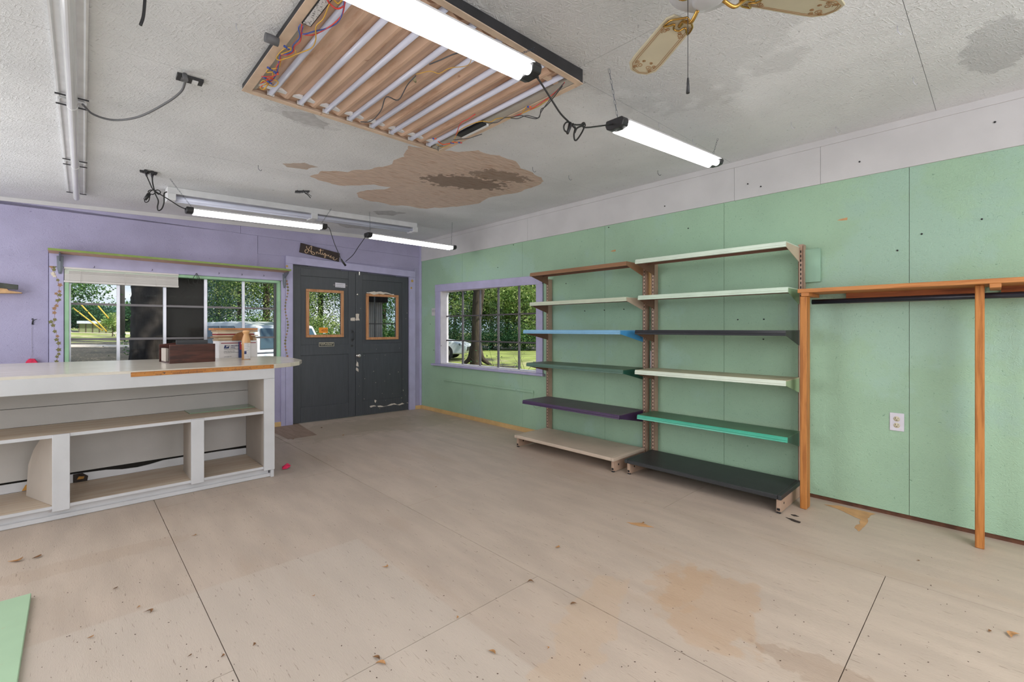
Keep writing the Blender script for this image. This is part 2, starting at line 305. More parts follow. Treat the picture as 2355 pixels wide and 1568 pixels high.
decal('dark_stain', [fl(*p) for p in ((1818, 1182), (1830, 1184), (1838, 1188), (1826, 1187))], .0004, m_dkst, floor, .15, 2)
decal('dark_stain', [fl(*p) for p in ((1806, 1189), (1822, 1193), (1842, 1200), (1838, 1203), (1820, 1197))], .0004, m_dkst, floor, .1, 2)
# ------------------------------------------------------------------ ceiling
def cquad(x0, x1, y0, y1, t0=0.0, t1=.02):
    return MB().hexa([(x0, y0, ceil_z(x0) + t0), (x1, y0, ceil_z(x1) + t0), (x1, y1, ceil_z(x1) + t0), (x0, y1, ceil_z(x0) + t0),
                      (x0, y0, ceil_z(x0) + t1), (x1, y0, ceil_z(x1) + t1), (x1, y1, ceil_z(x1) + t1), (x0, y1, ceil_z(x0) + t1)])
ceiling = cquad(-2.3, 3.95, -2.4, 6.35, .012, .12).build('ceiling', m_sub, kind='structure')
cyx = [-2.4, -.97, .25, 1.45, 2.63, 3.86, 5.02, 6.35]
for j in range(len(cyx) - 1):
    xs_ = [-2.3, -.66, 1.765, 3.95]
    for i in range(len(xs_) - 1): cquad(xs_[i] + .001, xs_[i + 1] - .001, cyx[j] + .001, cyx[j + 1] - .001).build('ceiling_sheet', m_ceil, ceiling)
stain = [(940, 335), (1010, 345), (1100, 345), (1150, 358), (1190, 375), (1245, 408), (1240, 425), (1200, 440), (1150, 450), (1100, 468), (1050, 475), (980, 480), (900, 472), (850, 462), (820, 445), (860, 436), (900, 430),
         (860, 424), (790, 427), (750, 418), (712, 405), (740, 393), (800, 396), (850, 390), (900, 378), (930, 360)]
decal('peeled_patch', [cl(*p) for p in stain], lambda x: ceil_z(x) - .0006, m_bare, ceiling, .13, 3, 5)
m_faint = mat('faint_tan_mark', srgb(184, 168, 156), .75, var=.1, vs=6, st=(3, 20, 1))
decal('peeled_patch', [cl(*p) for p in ((650, 376), (700, 374), (732, 384), (705, 390), (660, 384))], lambda x: ceil_z(x) - .0006, m_faint, ceiling, .13, 3, 8)
m_grst = mat('grey_scuff', srgb(186, 186, 189), .8, var=.1, vs=30)
for q in (((650, 255), (720, 262), (760, 285), (745, 297), (700, 285), (655, 268)), ((760, 510), (850, 521), (872, 524), (850, 530), (800, 524)), ((858, 486), (900, 484), (935, 490), (905, 496), (870, 494))):
    decal('scuff_mark', [cl(*p) for p in q], lambda x: ceil_z(x) - .0006, m_grst, ceiling, .15, 3, 9)
# ------------------------------------------------------------------ walls
wb = MB(); OX0, OX1, OZ0, OZ1 = -.06, 1.85, .84, 1.79; DX0, DX1, DZ = 1.99, 3.60, 2.03
TH = -.14; GAP = .009
for a in ((-2.3, OX0, 0, 2.6), (OX0, OX1, 0, OZ0), (OX0, OX1, OZ1, 2.6), (OX1, DX0, 0, 2.6), (DX0, DX1, DZ, 2.6), (DX1, 3.95, 0, 2.6)): wb.bb(a[0], a[1], TH, 0, a[2] - (.05 if a[2] == 0 else 0), a[3])
wall_back = wb.build('wall_back', m_purple, kind='structure')
def groove(x): return 2.359 + (x + .48) / 4.26 * (-.087)
MB().bb(-2.2, -.17, 0, GAP, 0, 1.93).build('panel', m_purple, wall_back)
for x0, x1, z0 in ((-2.2, 1.60, 1.93), (1.603, 3.805, 2.10), (3.70, 3.805, 0)):
    zt = (groove(x0) - .003, groove(x1) - .003) if x1 - x0 > .2 or x0 < 0 else (2.098, 2.098)
    MB().bb(x0, x1 - .002, 0, GAP, z0, zt[0], z0, zt[1]).build('panel', m_purple, wall_back)
MB().bb(-.17, 1.99, 0, GAP, 0, .835).build('panel', m_purple, wall_back)
for x0, x1 in ((-2.2, 1.42), (1.424, 3.805)):
    MB().bb(x0, x1, 0, GAP, groove(x0), ceil_z(x0) - .005, groove(x1), ceil_z(x1) - .005).build('panel', m_purple, wall_back)
MB().bb(-2.2, 3.79, GAP, GAP + .012, ceil_z(-2.2) - .028, ceil_z(-2.2) + .003, ceil_z(3.79) - .05, ceil_z(3.79) + .003).build('trim_1', m_white, kind='structure')
# right wall
X = WX; T = .14; WY0, WY1, WZ0, WZ1 = 3.588, 5.483, .70, 1.752
wr = MB()
for a in ((-2.4, WY0, 0, 2.6), (WY1, 6.3, 0, 2.6), (WY0, WY1, 0, WZ0), (WY0, WY1, WZ1, 2.6)): wr.box(X + .01, X + T, a[0], a[1], a[2] - (.05 if a[2] == 0 else 0), a[3])
wall_right = wr.build('wall_right', m_brown, kind='structure')
js = [-2.4, -.78, .376, 1.515, 2.667, 3.82, 4.97, CY - .004]
for i in range(len(js) - 1):
    y0, y1 = js[i] + .0012, js[i + 1] - .0012
    segs = [(y0, y1, .028, 2.216)] if (y1 < WY0 or y0 > WY1) else None
    if segs is None:
        segs = [(y0, y1, .028, WZ0), (y0, y1, WZ1, 2.216)]
    for s_ in segs: B(X, X + .0105, *s_).build('panel', m_green, wall_right)
    if y0 < WY0 < y1: B(X, X + .0105, y0, WY0, WZ0, WZ1).build('panel', m_green, wall_right)
    if y0 < WY1 < y1: B(X, X + .0105, WY1, y1, WZ0, WZ1).build('panel', m_green, wall_right)
bj = [-2.4, rw(1888, 300).y, rw(1690, 400).y, rw(1215, 530).y, CY - .003]
for i in range(len(bj) - 1): B(X - .012, X - .0002, bj[i] + .001, bj[i + 1] - .001, 2.216, 2.525).build('panel', m_white, wall_right)
B(X - .02, X - .0125, -2.4, CY - .012, 2.475, 2.528).build('trim_2', m_white, kind='structure')
m_shell = mat('plain_wall_paint', srgb(176, 178, 186), .7)
B(-2.44, -2.3, -2.4, 6.35, -.05, 2.6).build('wall_left', m_shell, kind='structure')
B(-2.44, 3.95, -2.54, -2.4, -.05, 2.6).build('wall_front', m_shell, kind='structure')
# baseboards
B(X - .014, X - .0005, 3.30, CY - .012, 0, .052).build('baseboard_right', m_yel, kind='structure')
bbk = MB().bb(3.70, 3.79, GAP, GAP + .012, 0, .052).bb(1.1, 1.90, GAP, GAP + .012, 0, .055).build('baseboard_back', m_yel, kind='structure')
# corner strip, door and window casings
MB().bb(3.775, 3.806, GAP, GAP + .016, .05, 2.45).build('trim_3', m_ptrim, kind='structure', bevel=.003)
dc = MB().bb(1.905, DX0, GAP, GAP + .02, 0, 2.012).bb(DX1, 3.697, GAP, GAP + .02, 0, 1.966).bb(1.905, 3.697, GAP, GAP + .022, 2.012, 2.108, 1.966, 2.055)
dc.build('trim_4', m_ptrim, kind='structure', bevel=.003)
win1 = MB().bb(-.164, OX0 - .004, GAP, GAP + .02, .80, 1.79).bb(-.164, 1.903, GAP, GAP + .022, 1.792, 1.928).bb(OX1 + .004, 1.903, GAP, GAP + .02, .0, 1.79).build('window_1', m_ptrim, kind='structure', bevel=.003)
gf = MB().bb(OX0, OX0 + .032, -.10, GAP + .012, OZ0, OZ1).bb(OX1 - .032, OX1, -.10, GAP + .012, OZ0, OZ1).bb(OX0, OX1, -.10, GAP + .012, OZ1 - .03, OZ1).bb(OX0, OX1, -.10, GAP + .02, OZ0 - .01, OZ0 + .015)
gf.build('window_frame', m_gtrim, win1, bevel=.002)
def mun(pxs, o0=-.075, o1=-.045, w=.022, m=m_alu):
    for px in pxs:
        x = bw(px, 700, o1).x; MB().bb(x - w / 2, x + w / 2, o0, o1, OZ0, OZ1 - .03).build('mullion', m, win1)
mun((272, 379, 560), w=.026); mun((473,), w=.03)
MB().bb(OX1 - .05, OX1 - .03, -.085, -.035, OZ0, OZ1 - .03).build('mullion', m_darkm, win1)
MB().bb(OX0 + .03, OX0 + .045, -.085, -.035, OZ0, OZ1 - .03).build('mullion', m_alu, win1)
for z in (1.447, 1.096): MB().bb(OX0 + .03, OX1 - .03, -.074, -.052, z - .011, z + .011).build('muntin', m_alud, win1)
MB().bb(OX0 + .03, OX1 - .03, -.064, -.060, OZ0, OZ1 - .03).build('pane', m_glass, win1)
xa, xb = bw(381, 700, -.09).x, bw(471, 700, -.09).x
MB().bb(xa, xb, -.10, -.094, OZ0, OZ1 - .03).build('insect_screen', m_screen, win1)
# stencilled vine on the casings
vmo = plain('stencil_olive', srgb(118, 116, 72), .7); vmb = plain('stencil_brown', srgb(158, 122, 92), .7); vmw = plain('stencil_white', srgb(216, 206, 188), .7)
def leaf(mb, c, r, a, off):
    P = []
    for k in range(10):
        q = a + k * math.pi / 5; rr = r if k % 2 == 0 else r * .58; x = c.x + math.cos(q) * rr; P.append((x, back_y(x) - off, c.z + math.sin(q) * rr))
    mb.prism(P, (0, -.0006, 0))
L0 = [(121, 604), (125, 614), (119, 613), (124, 620), (133, 644), (138, 655), (137, 670), (137, 678), (129, 675), (132, 691), (137, 689), (130, 703), (125, 709), (125, 719), (126, 735), (117, 740), (122, 748), (126, 762), (132, 773), (130, 781), (135, 789), (135, 804), (135, 814), (131, 820), (130, 831)]
vo, vb = MB(), MB(); rr_ = random.Random(4)
for i, (a, b) in enumerate(L0): leaf(vo if rr_.random() < .75 else vb, bw(a, b, .03), .015 + rr_.random() * .008, rr_.random() * 6, .0292)
L1 = [(659, 646 + k * 7.2) for k in range(25)]
for i, (a, b) in enumerate(L1): leaf(vo if rr_.random() < .6 else vb, bw(a + 3.2 * math.sin(i * .55), b, .03), .012 + rr_.random() * .006, rr_.random() * 6, .0292)
st1 = [bw(a, b, .0296) for a, b in L0[::2]]; st2 = [bw(a + 3.2 * math.sin(i * .55), b, .0296) for i, (a, b) in enumerate(L1)]
vb.tube(st1, .0012, 5); vb.tube(st2, .001, 5)
vo.build('stencilled_vine', vmo, win1, kind='stuff'); vb.build('stencilled_vine', vmb, win1, kind='stuff')
fw_ = MB(); leaf(fw_, bw(122, 629, .03), .022, 1.6, .0294); leaf(fw_, bw(125, 634, .03), .018, .4, .0294); fw_.build('stencilled_flower', vmw, win1)
fd = MB(); leaf(fd, bw(948, 646, .03), .026, .3, .0294); leaf(fd, bw(660, 612, .03), .018, .3, .0294); leaf(fd, bw(946, 662, .03), .02, .9, .0294)
fd.build('stencilled_flower', plain('stencil_gold', srgb(190, 156, 82), .7), bpy.data.objects['trim_4'])
# ------------------------------------------------------------------ window in the right wall
win2 = MB()
win2.box(X - .02, X, WY1, 5.592, .70, 1.83).box(X - .02, X, 3.488, WY0, .70, 1.80)
win2.hexa([(X - .022, WY0 - .1, 1.70), (X, WY0 - .1, 1.70), (X, 5.592, 1.735), (X - .022, 5.592, 1.735), (X - .022, WY0 - .1, 1.80), (X, WY0 - .1, 1.80), (X, 5.592, 1.836), (X - .022, 5.592, 1.836)])
window_2 = win2.build('window_2', m_ptrim, kind='structure', bevel=.003)
B(X - .05, X + .02, 3.46, 5.66, .672, .700).build('window_sill', m_ptrim, window_2, bevel=.006, seg=2)
gp = X + .10
m_lin = plain('liner_cream', srgb(222, 216, 220), .5)
MB().box(X, gp + .03, WY1 - .012, WY1, .70, 1.745).box(X, gp + .03, WY0, WY0 + .012, .70, 1.745).box(X, gp + .03, WY0, WY1, .70, .712).box(X + .011, gp + .03, WY0, WY1, 1.724, 1.752).build('window_frame', m_lin, window_2)
for px in (1064.6, 1104.5, 1146.4, 1194):
    y = rw(px, 750, -.10).y; B(gp - .012, gp + .012, y - .009, y + .009, .71, 1.72).build('mullion', m_alud, window_2)
for z in (rw(1130, 724, -.1).z, rw(1130, 785.5, -.1).z): B(gp - .01, gp + .01, WY0 + .01, WY1 - .01, z - .009, z + .009).build('muntin', m_darkm, window_2)
B(gp - .002, gp + .002, WY0 + .01, WY1 - .01, .71, 1.72).build('pane', m_glass, window_2)
# ------------------------------------------------------------------ double door
def dtop(x): return 2.010 + (x - 1.997) / 1.594 * (-.046)
def leafdoor(name, x0, x1, wx, lz):
    (fx0, fx1, fz0, fz1) = wx
    d = MB(); zt0, zt1 = dtop(x0) - .003, dtop(x1) - .003; o0, o1 = -.045, -.012
    gx0, gx1, gz0, gz1 = fx0 + .03, fx1 - .03, fz0 + .03, fz1 - .03
    d.bb(x0, gx0, o0, o1, .008, zt0 - .001); d.bb(gx1, x1, o0, o1, .008, zt1 - .001); d.bb(gx0, gx1, o0, o1, .008, gz0); d.bb(gx0, gx1, o0, o1, gz1, dtop(gx0) - .004, gz1, dtop(gx1) - .004)
    door = d.build(name, m_door, kind='structure')
    s = .095   # stiles and rails stand proud of the panels
    for (a, b, c, e) in ((x0, x0 + s, .008, zt1 - .004), (x1 - s, x1, .008, zt1 - .006)): MB().bb(a + .001, b, o1, 0.0, c, e).build('stile', m_door, door, bevel=.002)
    for (c, e) in ((.008, .20), (.86, .995), (1.875, zt1 - .01)): MB().bb(x0 + s, x1 - s, o1, 0.0, c, e).build('rail', m_door, door, bevel=.002)
    fr = [(fx0, fx1, fz1 - .035, fz1), (fx0, fx1, fz0, fz0 + .035), (fx0, fx0 + .035, fz0 + .036, fz1 - .036), (fx1 - .035, fx1, fz0 + .036, fz1 - .036)]
    for q in fr: MB().bb(q[0], q[1], -.012, .012, q[2], q[3]).build('window_moulding', m_cedar, door, bevel=.002)
    MB().bb(gx0, gx1, -.03, -.027, gz0, gz1).build('pane', m_glass, door)
    return door
MB().bb(DX0, DX1, -.135, -.050, 1.90, 2.031).bb(DX0, DX0 + .03, -.135, -.050, 0, 1.9).bb(DX1 - .03, DX1, -.135, -.050, 0, 1.9).build('trim_5', m_ptrim, kind='structure')
a = bw(704, 664); b = bw(790, 775); door_1 = leafdoor('door_1', DX0 + .004, 2.798, (a.x, b.x, b.z, a.z), 0)
a = bw(842, 675); b = bw(916, 780); door_2 = leafdoor('door_2', 2.802, DX1 - .004, (a.x, b.x, b.z, a.z), 0)
def blot(parent, pts, m=m_chip, off=.0005, amp=.12, seed=1, depth=2, name='bare_paint_spot'):
    P = [bw(*p) for p in pts]; rnd = random.Random(seed); Q = [(p.x, p.z) for p in P]
    for d in range(depth):
        R = []
        for i, p in enumerate(Q):
            q = Q[(i + 1) % len(Q)]; l = math.dist(p, q); R += [p, ((p[0] + q[0]) / 2 + rnd.uniform(-1, 1) * l * amp, (p[1] + q[1]) / 2 + rnd.uniform(-1, 1) * l * amp)]
        Q = R
    MB().prism([(x, back_y(x) - off, z) for x, z in Q], (0, -.0008, 0)).build(name, m, parent)
blot(door_2, [(859, 670), (880, 672), (905, 676), (905, 679), (880, 677), (842, 674), (842, 672)], off=.012, seed=3)
blot(door_1, [(806, 731), (816, 730), (816, 738), (806, 737)], amp=.05); blot(door_2, [(818, 722), (826, 722), (827, 737), (818, 737)], seed=2)
blot(door_2, [(819, 827), (824, 834), (825, 843), (819, 841)], seed=4); blot(door_2, [(819, 845), (824, 848), (824, 855), (819, 852)], seed=5)
blot(door_2, [(850, 934), (862, 932), (866, 934), (852, 937)], seed=6); blot(door_2, [(868, 933), (900, 928), (925, 926), (930, 928), (900, 932), (872, 936)], seed=7, amp=.15)
blot(door_2, [(861, 919), (866, 921), (864, 926), (861, 923)], seed=8); blot(door_2, [(935, 926), (939, 926), (939, 927)], seed=8)
rnd = random.Random(11)
for k in range(34):
    px, py = rnd.uniform(822, 936), rnd.choice([rnd.uniform(700, 960), rnd.uniform(870, 945)]); s_ = rnd.uniform(.5, 1.1)
    if 838 < px < 920 and py < 785: continue
    if py > 967 - (px - 673) * .1 - 3: continue
    blot(door_2, [(px, py - s_), (px + s_ * .6, py), (px, py + s_), (px - s_ * .6, py)], off=.0005, seed=k, depth=1)
kn = bw(826.5, 818, .05); kb = MB(); kb.lathe((kn.x, kn.y + .05, kn.z), [(.026, 0), (.028, -.006), (.012, -.010), (.011, -.03), (.022, -.036), (.027, -.048), (.022, -.058), (.01, -.062)], 20, 'y'); kb.build('door_knob', m_chrome, door_2)
hd = MB(); h0, h1 = bw(810, 762, 0), bw(811, 782, 0)
hd.tube(bezier([(h0.x, h0.y, h0.z), (h0.x + .012, h0.y - .03, h0.z - .01), (h0.x + .014, h0.y - .035, (h0.z + h1.z) / 2), (h0.x + .012, h0.y - .03, h1.z + .01), (h0.x, h0.y, h1.z)], 5), .005, 8)
hd.bb(h0.x - .012, h0.x + .012, 0, .004, h0.z - .02, h0.z + .02); hd.bb(h0.x - .012, h0.x + .012, 0, .004, h1.z - .02, h1.z + .02); hd.build('pull_handle', m_dkgrey, door_1)
for (px, py) in ((809, 795), (822, 677)):
    p = bw(px, py); MB().lathe((p.x, p.y, p.z), [(.014, 0), (.015, -.005), (.009, -.009)], 14, 'y').build('lock_cylinder', m_chrome if px > 820 else m_dkgrey, door_2 if px > 820 else door_1)
p = bw(826, 628); MB().bb(p.x - .006, p.x + .006, 0, .006, p.z - .03, p.z + .03).build('slide_bolt', m_chrome, door_2)
pl_ = bw(733.5, 787.5), bw(768, 796); pm = MB().bb(pl_[0].x, pl_[1].x, 0, .003, pl_[1].z, pl_[0].z).build('small_sign', m_black, door_1, label='small black sign with gold lettering')
g_ = MB(); x0, x1, z0, z1 = pl_[0].x, pl_[1].x, pl_[1].z, pl_[0].z; e = .004
g_.bb(x0, x1, .003, .0036, z1 - e, z1).bb(x0, x1, .003, .0036, z0, z0 + e).bb(x0, x0 + e, .003, .0036, z0, z1).bb(x1 - e, x1, .003, .0036, z0, z1); m_gold = plain('gold_print', srgb(214, 206, 180), .5)
g_.build('sign_border', m_gold, pm)
BXD = Vector((1, -.05, 0)).normalized()
def btext(name, s, size, px, py, m, parent, off, **k):
    p = bw(px, py, off); return text(name, s, size, p, BXD, (0, 0, 1), m, parent, **k)
btext('lettering', 'THANK YOU FOR\nNOT SMOKING', .0215, 750.7, 790.8, m_gold, pm, .0037, align='CENTER', sx=1.0, spacing=.8)
n0, n1 = bw(771, 649.5), bw(794, 661.5)
note = MB().bb(n0.x, n1.x, 0, .0012, n1.z, n0.z, n1.z - .003, n0.z - .004).build('taped_note', m_wht2, door_1, label='white handwritten note taped on')
MB().bb(n0.x - .03, n1.x + .03, 0, .0006, (n0.z + n1.z) / 2 - .012, (n0.z + n1.z) / 2 + .006).build('tape', m_alud, note)
m_ink = plain('dark_ink', (.02, .02, .03), .6)
for r_ in range(2):
    P = []; zc = n0.z - .024 - r_ * .025
    for k in range(26): x = n0.x + .012 + k * (n1.x - n0.x - .03) / 25; P.append((x, back_y(x) - .0016, zc + .006 * math.sin(k * 2.1) + .003 * math.sin(k * 5.3)))
    MB().tube(P, .0011, 4).build('handwriting', m_ink, note)
o0, o1 = bw(735, 753), bw(755.5, 765.5)
orn = MB().bb(o0.x, o1.x, -.024, -.022, o1.z, o0.z).build('price_tag', plain('orange_card', srgb(240, 150, 40), .6), door_1, label='orange card with a handwritten number')
btext('handwriting', '4273', .040, 738.6, 762.0, plain('red_ink', srgb(120, 40, 20), .6), orn, -.0217, shear=.1)
# ------------------------------------------------------------------ outdoors
def gz(x, y): return -.35 + .024 * max(0, y - 12) * min(1, max(0, (25 - x) / 25))
gv = []; gf_ = []; n = 60
for j in range(n + 1):
    for i in range(n + 1):
        x = -60 + 180 * i / n; y = -20 + 160 * j / n; gv.append((x, y, gz(x, y)))
for j in range(n):
    for i in range(n): q = j * (n + 1) + i; gf_.append((q, q + 1, q + n + 2, q + n + 1))
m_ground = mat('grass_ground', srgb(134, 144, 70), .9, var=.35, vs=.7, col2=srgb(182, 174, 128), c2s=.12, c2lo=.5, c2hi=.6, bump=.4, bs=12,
               stains=[(-1, 14, 15, 36, 0, srgb(56, 49, 43), .97, .5)], fleck=.75, fs=9, ft=.62, fcol=srgb(168, 150, 132))  # dark patch near the building: leaf litter, with tree shade painted into its colour
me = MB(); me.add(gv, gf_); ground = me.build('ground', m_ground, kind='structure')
m_road = mat('pale_dirt_road', srgb(206, 192, 176), .9, var=.12, vs=1.5)
def strip(p0, p1, w0, w1, dz, name, m, lab, cat):
    mb = MB(); N_ = 24
    for s_ in range(N_):
        A = []
        for q in (s_, s_ + 1):
            t = q / N_; c = Vector(p0).lerp(Vector(p1), t); d = (Vector(p1) - Vector(p0)).normalized(); nrm = Vector((-d.y, d.x, 0)); wd = (w0 + (w1 - w0) * t) / 2
            A.append([c - nrm * wd, c + nrm * wd])
        a0, b0 = A[0]; a1, b1 = A[1]
        P = [Vector((v.x, v.y, gz(v.x, v.y) + dz)) for v in (a0, a1, b1, b0)]; mb.prism(P, (0, 0, -.04))
    return tag(mb.build(name, m), lab, cat)
strip((-40, 74, 0), (22, 60, 0), 7, 7, .04, 'road', m_road, 'pale dirt road crossing beyond the lawn outside the wide window', 'road')
strip(tuple(at(1080, 39)), tuple(at(1420, 33)), 5, 5, .04, 'driveway', m_road, 'pale sunlit driveway beyond the lawn outside the window in the green wall', 'driveway')
strip((-14, 39, 0), (12, 33.5, 0), 3.2, 2.0, .03, 'dirt_track', m_road, 'pale sunlit dirt track nearest the building in the wide window', 'track')
m_bark = mat('dark_bark', srgb(50, 43, 39), .95, var=.35, vs=6, st=(4, 4, .6), bump=1.0, bs=6, col2=srgb(62, 54, 46), c2s=2, c2lo=.5, c2hi=.7)
m_bark2 = mat('brown_bark', srgb(78, 66, 55), .95, var=.3, vs=5, st=(4, 4, .6), bump=1.0, bs=7, col2=srgb(96, 94, 66), c2s=2, c2lo=.55, c2hi=.7)
lm = [leafmat('leaves_mid', srgb(66, 106, 52), srgb(120, 154, 84)), leafmat('leaves_dark', srgb(38, 72, 46), srgb(66, 106, 66)), leafmat('leaves_yellow', srgb(112, 142, 70), srgb(180, 190, 120)), leafmat('leaves_blue', srgb(50, 88, 78), srgb(98, 138, 122))]
def foliage(name, c, rad, n, size, m, parent, seed, blobs=26, flat=.0):
    r = np.random.default_rng(seed); cen = r.normal(size=(blobs, 3)); cen /= np.linalg.norm(cen, axis=1)[:, None]; cen *= (r.random(blobs) ** .45)[:, None] * .85
    k = r.integers(0, blobs, n); pos = cen[k] + r.normal(size=(n, 3)) * .16; pos = pos * np.array(rad) + np.array(c)
    a = r.normal(size=(n, 3)); a /= np.linalg.norm(a, axis=1)[:, None]; b = np.cross(a, r.normal(size=(n, 3))); b /= np.linalg.norm(b, axis=1)[:, None]
    s = size * (.6 + .8 * r.random(n))[:, None]; a *= s; b *= s * .6
    V = np.stack([pos - a, pos - b * .9, pos + a, pos + b * .9], 1).reshape(-1, 3); me = bpy.data.meshes.new(name)
    me.from_pydata(V.tolist(), [], np.arange(n * 4).reshape(-1, 4).tolist()); me.materials.append(m); return link(name, me, parent, kind='stuff')
def tree(label, px, w, h, rad, zc, n, size, m, seed, tr=.16, cat='tree', group=None, name='tree', bark=None, blobs=26):
    p = at(px, w); z0 = gz(p.x, p.y); t = thing(name, label, cat, (p.x, p.y, z0), group)
    P = [(p.x, p.y, z0 - .1), (p.x + .05, p.y, z0 + h * .3), (p.x - .05, p.y + .1, z0 + h * .62)]
    MB().tube(bezier(P, 4), tr, 10, r1=tr * .5).build('trunk', bark or m_bark2, t)
    foliage('leaves', (p.x, p.y, zc), rad, n, size, m, t, seed, blobs); return t
# far woods seen left of the big trunk
k_ = 0
for px, w, h, mi, lab in ((120, 46, 6.5, 1, 'dark leafy tree at the far left edge of the wide window view'), (175, 62, 6.4, 3, 'bluish green tree far off behind the shed'), (225, 66, 6.6, 0, 'bright green tree far off between the yellow guy wires'),
                          (262, 60, 5.8, 3, 'bluish green tree far off left of the utility pole'), (300, 64, 7.6, 0, 'tall bright green tree far off right of the utility pole'), (350, 60, 8.2, 1, 'dark tree far off hidden mostly by the large trunk'),
                          (150, 80, 7.8, 3, 'hazy tree line at left far behind the shed'), (240, 84, 8.0, 3, 'hazy tree line far behind the utility pole'), (320, 84, 9.6, 1, 'hazy dark trees far behind the large trunk')):
    k_ += 1; h *= (.62 if w < 80 else .5) * (1 if px > 330 else .9); tree(lab, px, w, h, (4.6, 4.6, h * .5), gz(*at(px, w)[:2]) + h * .42, 7000, .15, lm[mi], 100 + k_)
for px, w, h, mi, lab in ((455, 27, 9, 3, 'bluish green tree behind the dark window screen'), (500, 26, 10, 3, 'bluish green tree above the left end of the white vehicle roof'), (550, 22, 10, 0, 'bright green tree above the stack of boards on the counter'),
                          (610, 20, 10, 2, 'yellow green tree above the white vehicle windshield'), (672, 24, 11, 1, 'dark green tree beyond the window and door casing'), (735, 25, 11, 0, 'green tree filling the left door window'),
                          (800, 27, 11, 1, 'dark tree between the two door windows'), (880, 24, 10, 0, 'green tree filling the right door window'), (525, 36, 14, 1, 'tall dark tree in the second row above the white vehicle'), (700, 36, 15, 1, 'tall dark tree in the second row behind the doors')):
    k_ += 1; tree(lab, px, w, h, (3.3, 3.3, h * .46), gz(*at(px, w)[:2]) + h * .47, 24000, .042, lm[mi], 200 + k_)
for px, w, h, mi, lab in ((1000, 38, 13, 1, 'dark tree at the left edge of the green wall window'), (1045, 36, 10, 0, 'green tree above the white car'), (1090, 40, 14, 1, 'tall dark tree behind the forked trunk'), (1130, 35, 8, 2, 'yellow green tree right of the forked trunk'),
                          (1165, 37, 8, 2, 'sunlit bushy tree in the middle of the green wall window'), (1205, 34, 6, 2, 'sunlit yellow green tree near the right edge of the green wall window'), (1235, 38, 12, 1, 'dark tree at the right edge of the green wall window'), (1290, 37, 12, 0, 'green tree hidden right of the green wall window'), (1130, 48, 18, 1, 'tall dark tree in the second row above the lawn'), (1210, 48, 18, 1, 'tall dark tree in the second row over the driveway')):
    k_ += 1; tree(lab, px, w, h, (3.6, 3.6, h * .46), gz(*at(px, w)[:2]) + h * .50, 12000, .085, lm[mi], 300 + k_)
# undergrowth hedge rows, low in the view
for i, (px, w, lab) in enumerate(((490, 17, 'low bushes behind the rear of the white vehicle'), (590, 17.5, 'low bushes behind the cab of the white vehicle'), (690, 18, 'low bushes behind the window casing'), (745, 17, 'pale sunlit bush low in the left door window'), (880, 19, 'low bushes in the right door window'),
                                  (1050, 33, 'low bushes behind the white car'), (1130, 32.5, 'dark low bushes right of the forked trunk'), (1185, 33, 'low bushes across the lawn under the yellow green tree'), (1240, 33, 'low bushes at the right edge of the green wall window'))):
    p = at(px, w); foliage('x', (p.x, p.y, gz(p.x, p.y) + .9), (2.6, 2.2, 1.15), 9000, .042, lm[(0, 1, 2, 2, 0, 1, 1, 1, 0)[i]], None, 400 + i)
    o = bpy.data.objects[-1] if False else [q for q in COL.objects if q.name.startswith('x')][-1]; o.name = 'bush'; tag(o, lab, 'bush'); o['kind'] = 'stuff'
# near overhanging branch tree at the left
tree('leafy branches hanging down at the upper left of the wide window', 118, 17, 5.5, (2.1, 2.0, 1.5), 2.95, 8000, .045, lm[0], 51, tr=.14)
# small yellow green sapling
tree('small yellow green sapling on the lawn beside the guy wires', 258, 40, 1.8, (1.2, 1.2, .85), gz(*at(258, 40)[:2]) + 1.15, 900, .1, lm[2], 52, tr=.05, name='sapling')
# twiggy shrub outside the green wall window
p = at(1160, 9.5); z0 = gz(p.x, p.y); sh = thing('shrub', 'thin twiggy shrub just outside the window in the green wall', 'shrub', (p.x, p.y, z0)); mb = MB(); rr_ = random.Random(8); tips = []
for k in range(16):
    a = rr_.uniform(-1.2, 1.2); x = p.x + rr_.uniform(-.5, .5); y = p.y + rr_.uniform(-.5, .5); hh = rr_.uniform(.5, 1.15)
    q = bezier([(x, y, z0), (x + .1 * a, y - .1 * a, z0 + hh * .5), (x + .45 * a, y - .4 * a, z0 + hh)], 3); mb.tube(q, .007, 5, r1=.002); tips += q[2:]
mb.build('twigs', m_bark, sh); vs_ = []; fs_ = []
lf = MB()
for t_ in tips * 3:
    c = Vector(t_) + Vector([rr_.uniform(-.07, .07) for _ in range(3)]); a = Vector([rr_.uniform(-1, 1) for _ in range(3)]).normalized() * .028; b = a.orthogonal().normalized() * .012; lf.add([c - a, c - b, c + a, c + b], [(0, 1, 2, 3)])
lf.build('leaves', lm[1], sh, kind='stuff')
# big trunk close to the wide window
p = at(351, 8.0); z0 = gz(p.x, p.y); t = thing('large_tree', 'massive dark tree trunk close outside the wide window', 'tree', (p.x, p.y, z0))
mb = MB(); prof = []
for k in range(140):
    h = k / 139; prof.append(Vector((p.x - RT[0] * (.03 - .10 * h), p.y - RT[1] * (.03 - .10 * h), z0 - .1 + 5.2 * h)))
mb.tube(prof, .32, 64, r1=.26); o = mb.build('trunk', m_bark, t)
tx = bpy.data.textures.new('bark', 'CLOUDS'); tx.noise_scale = .07; d = o.modifiers.new('d', 'DISPLACE'); d.texture = tx; d.strength = .055; d.mid_level = .5
foliage('leaves', (p.x + .5, p.y + 1.5, 7.6), (8.5, 8, 2.0), 12000, .2, lm[0], t, 77, 120)
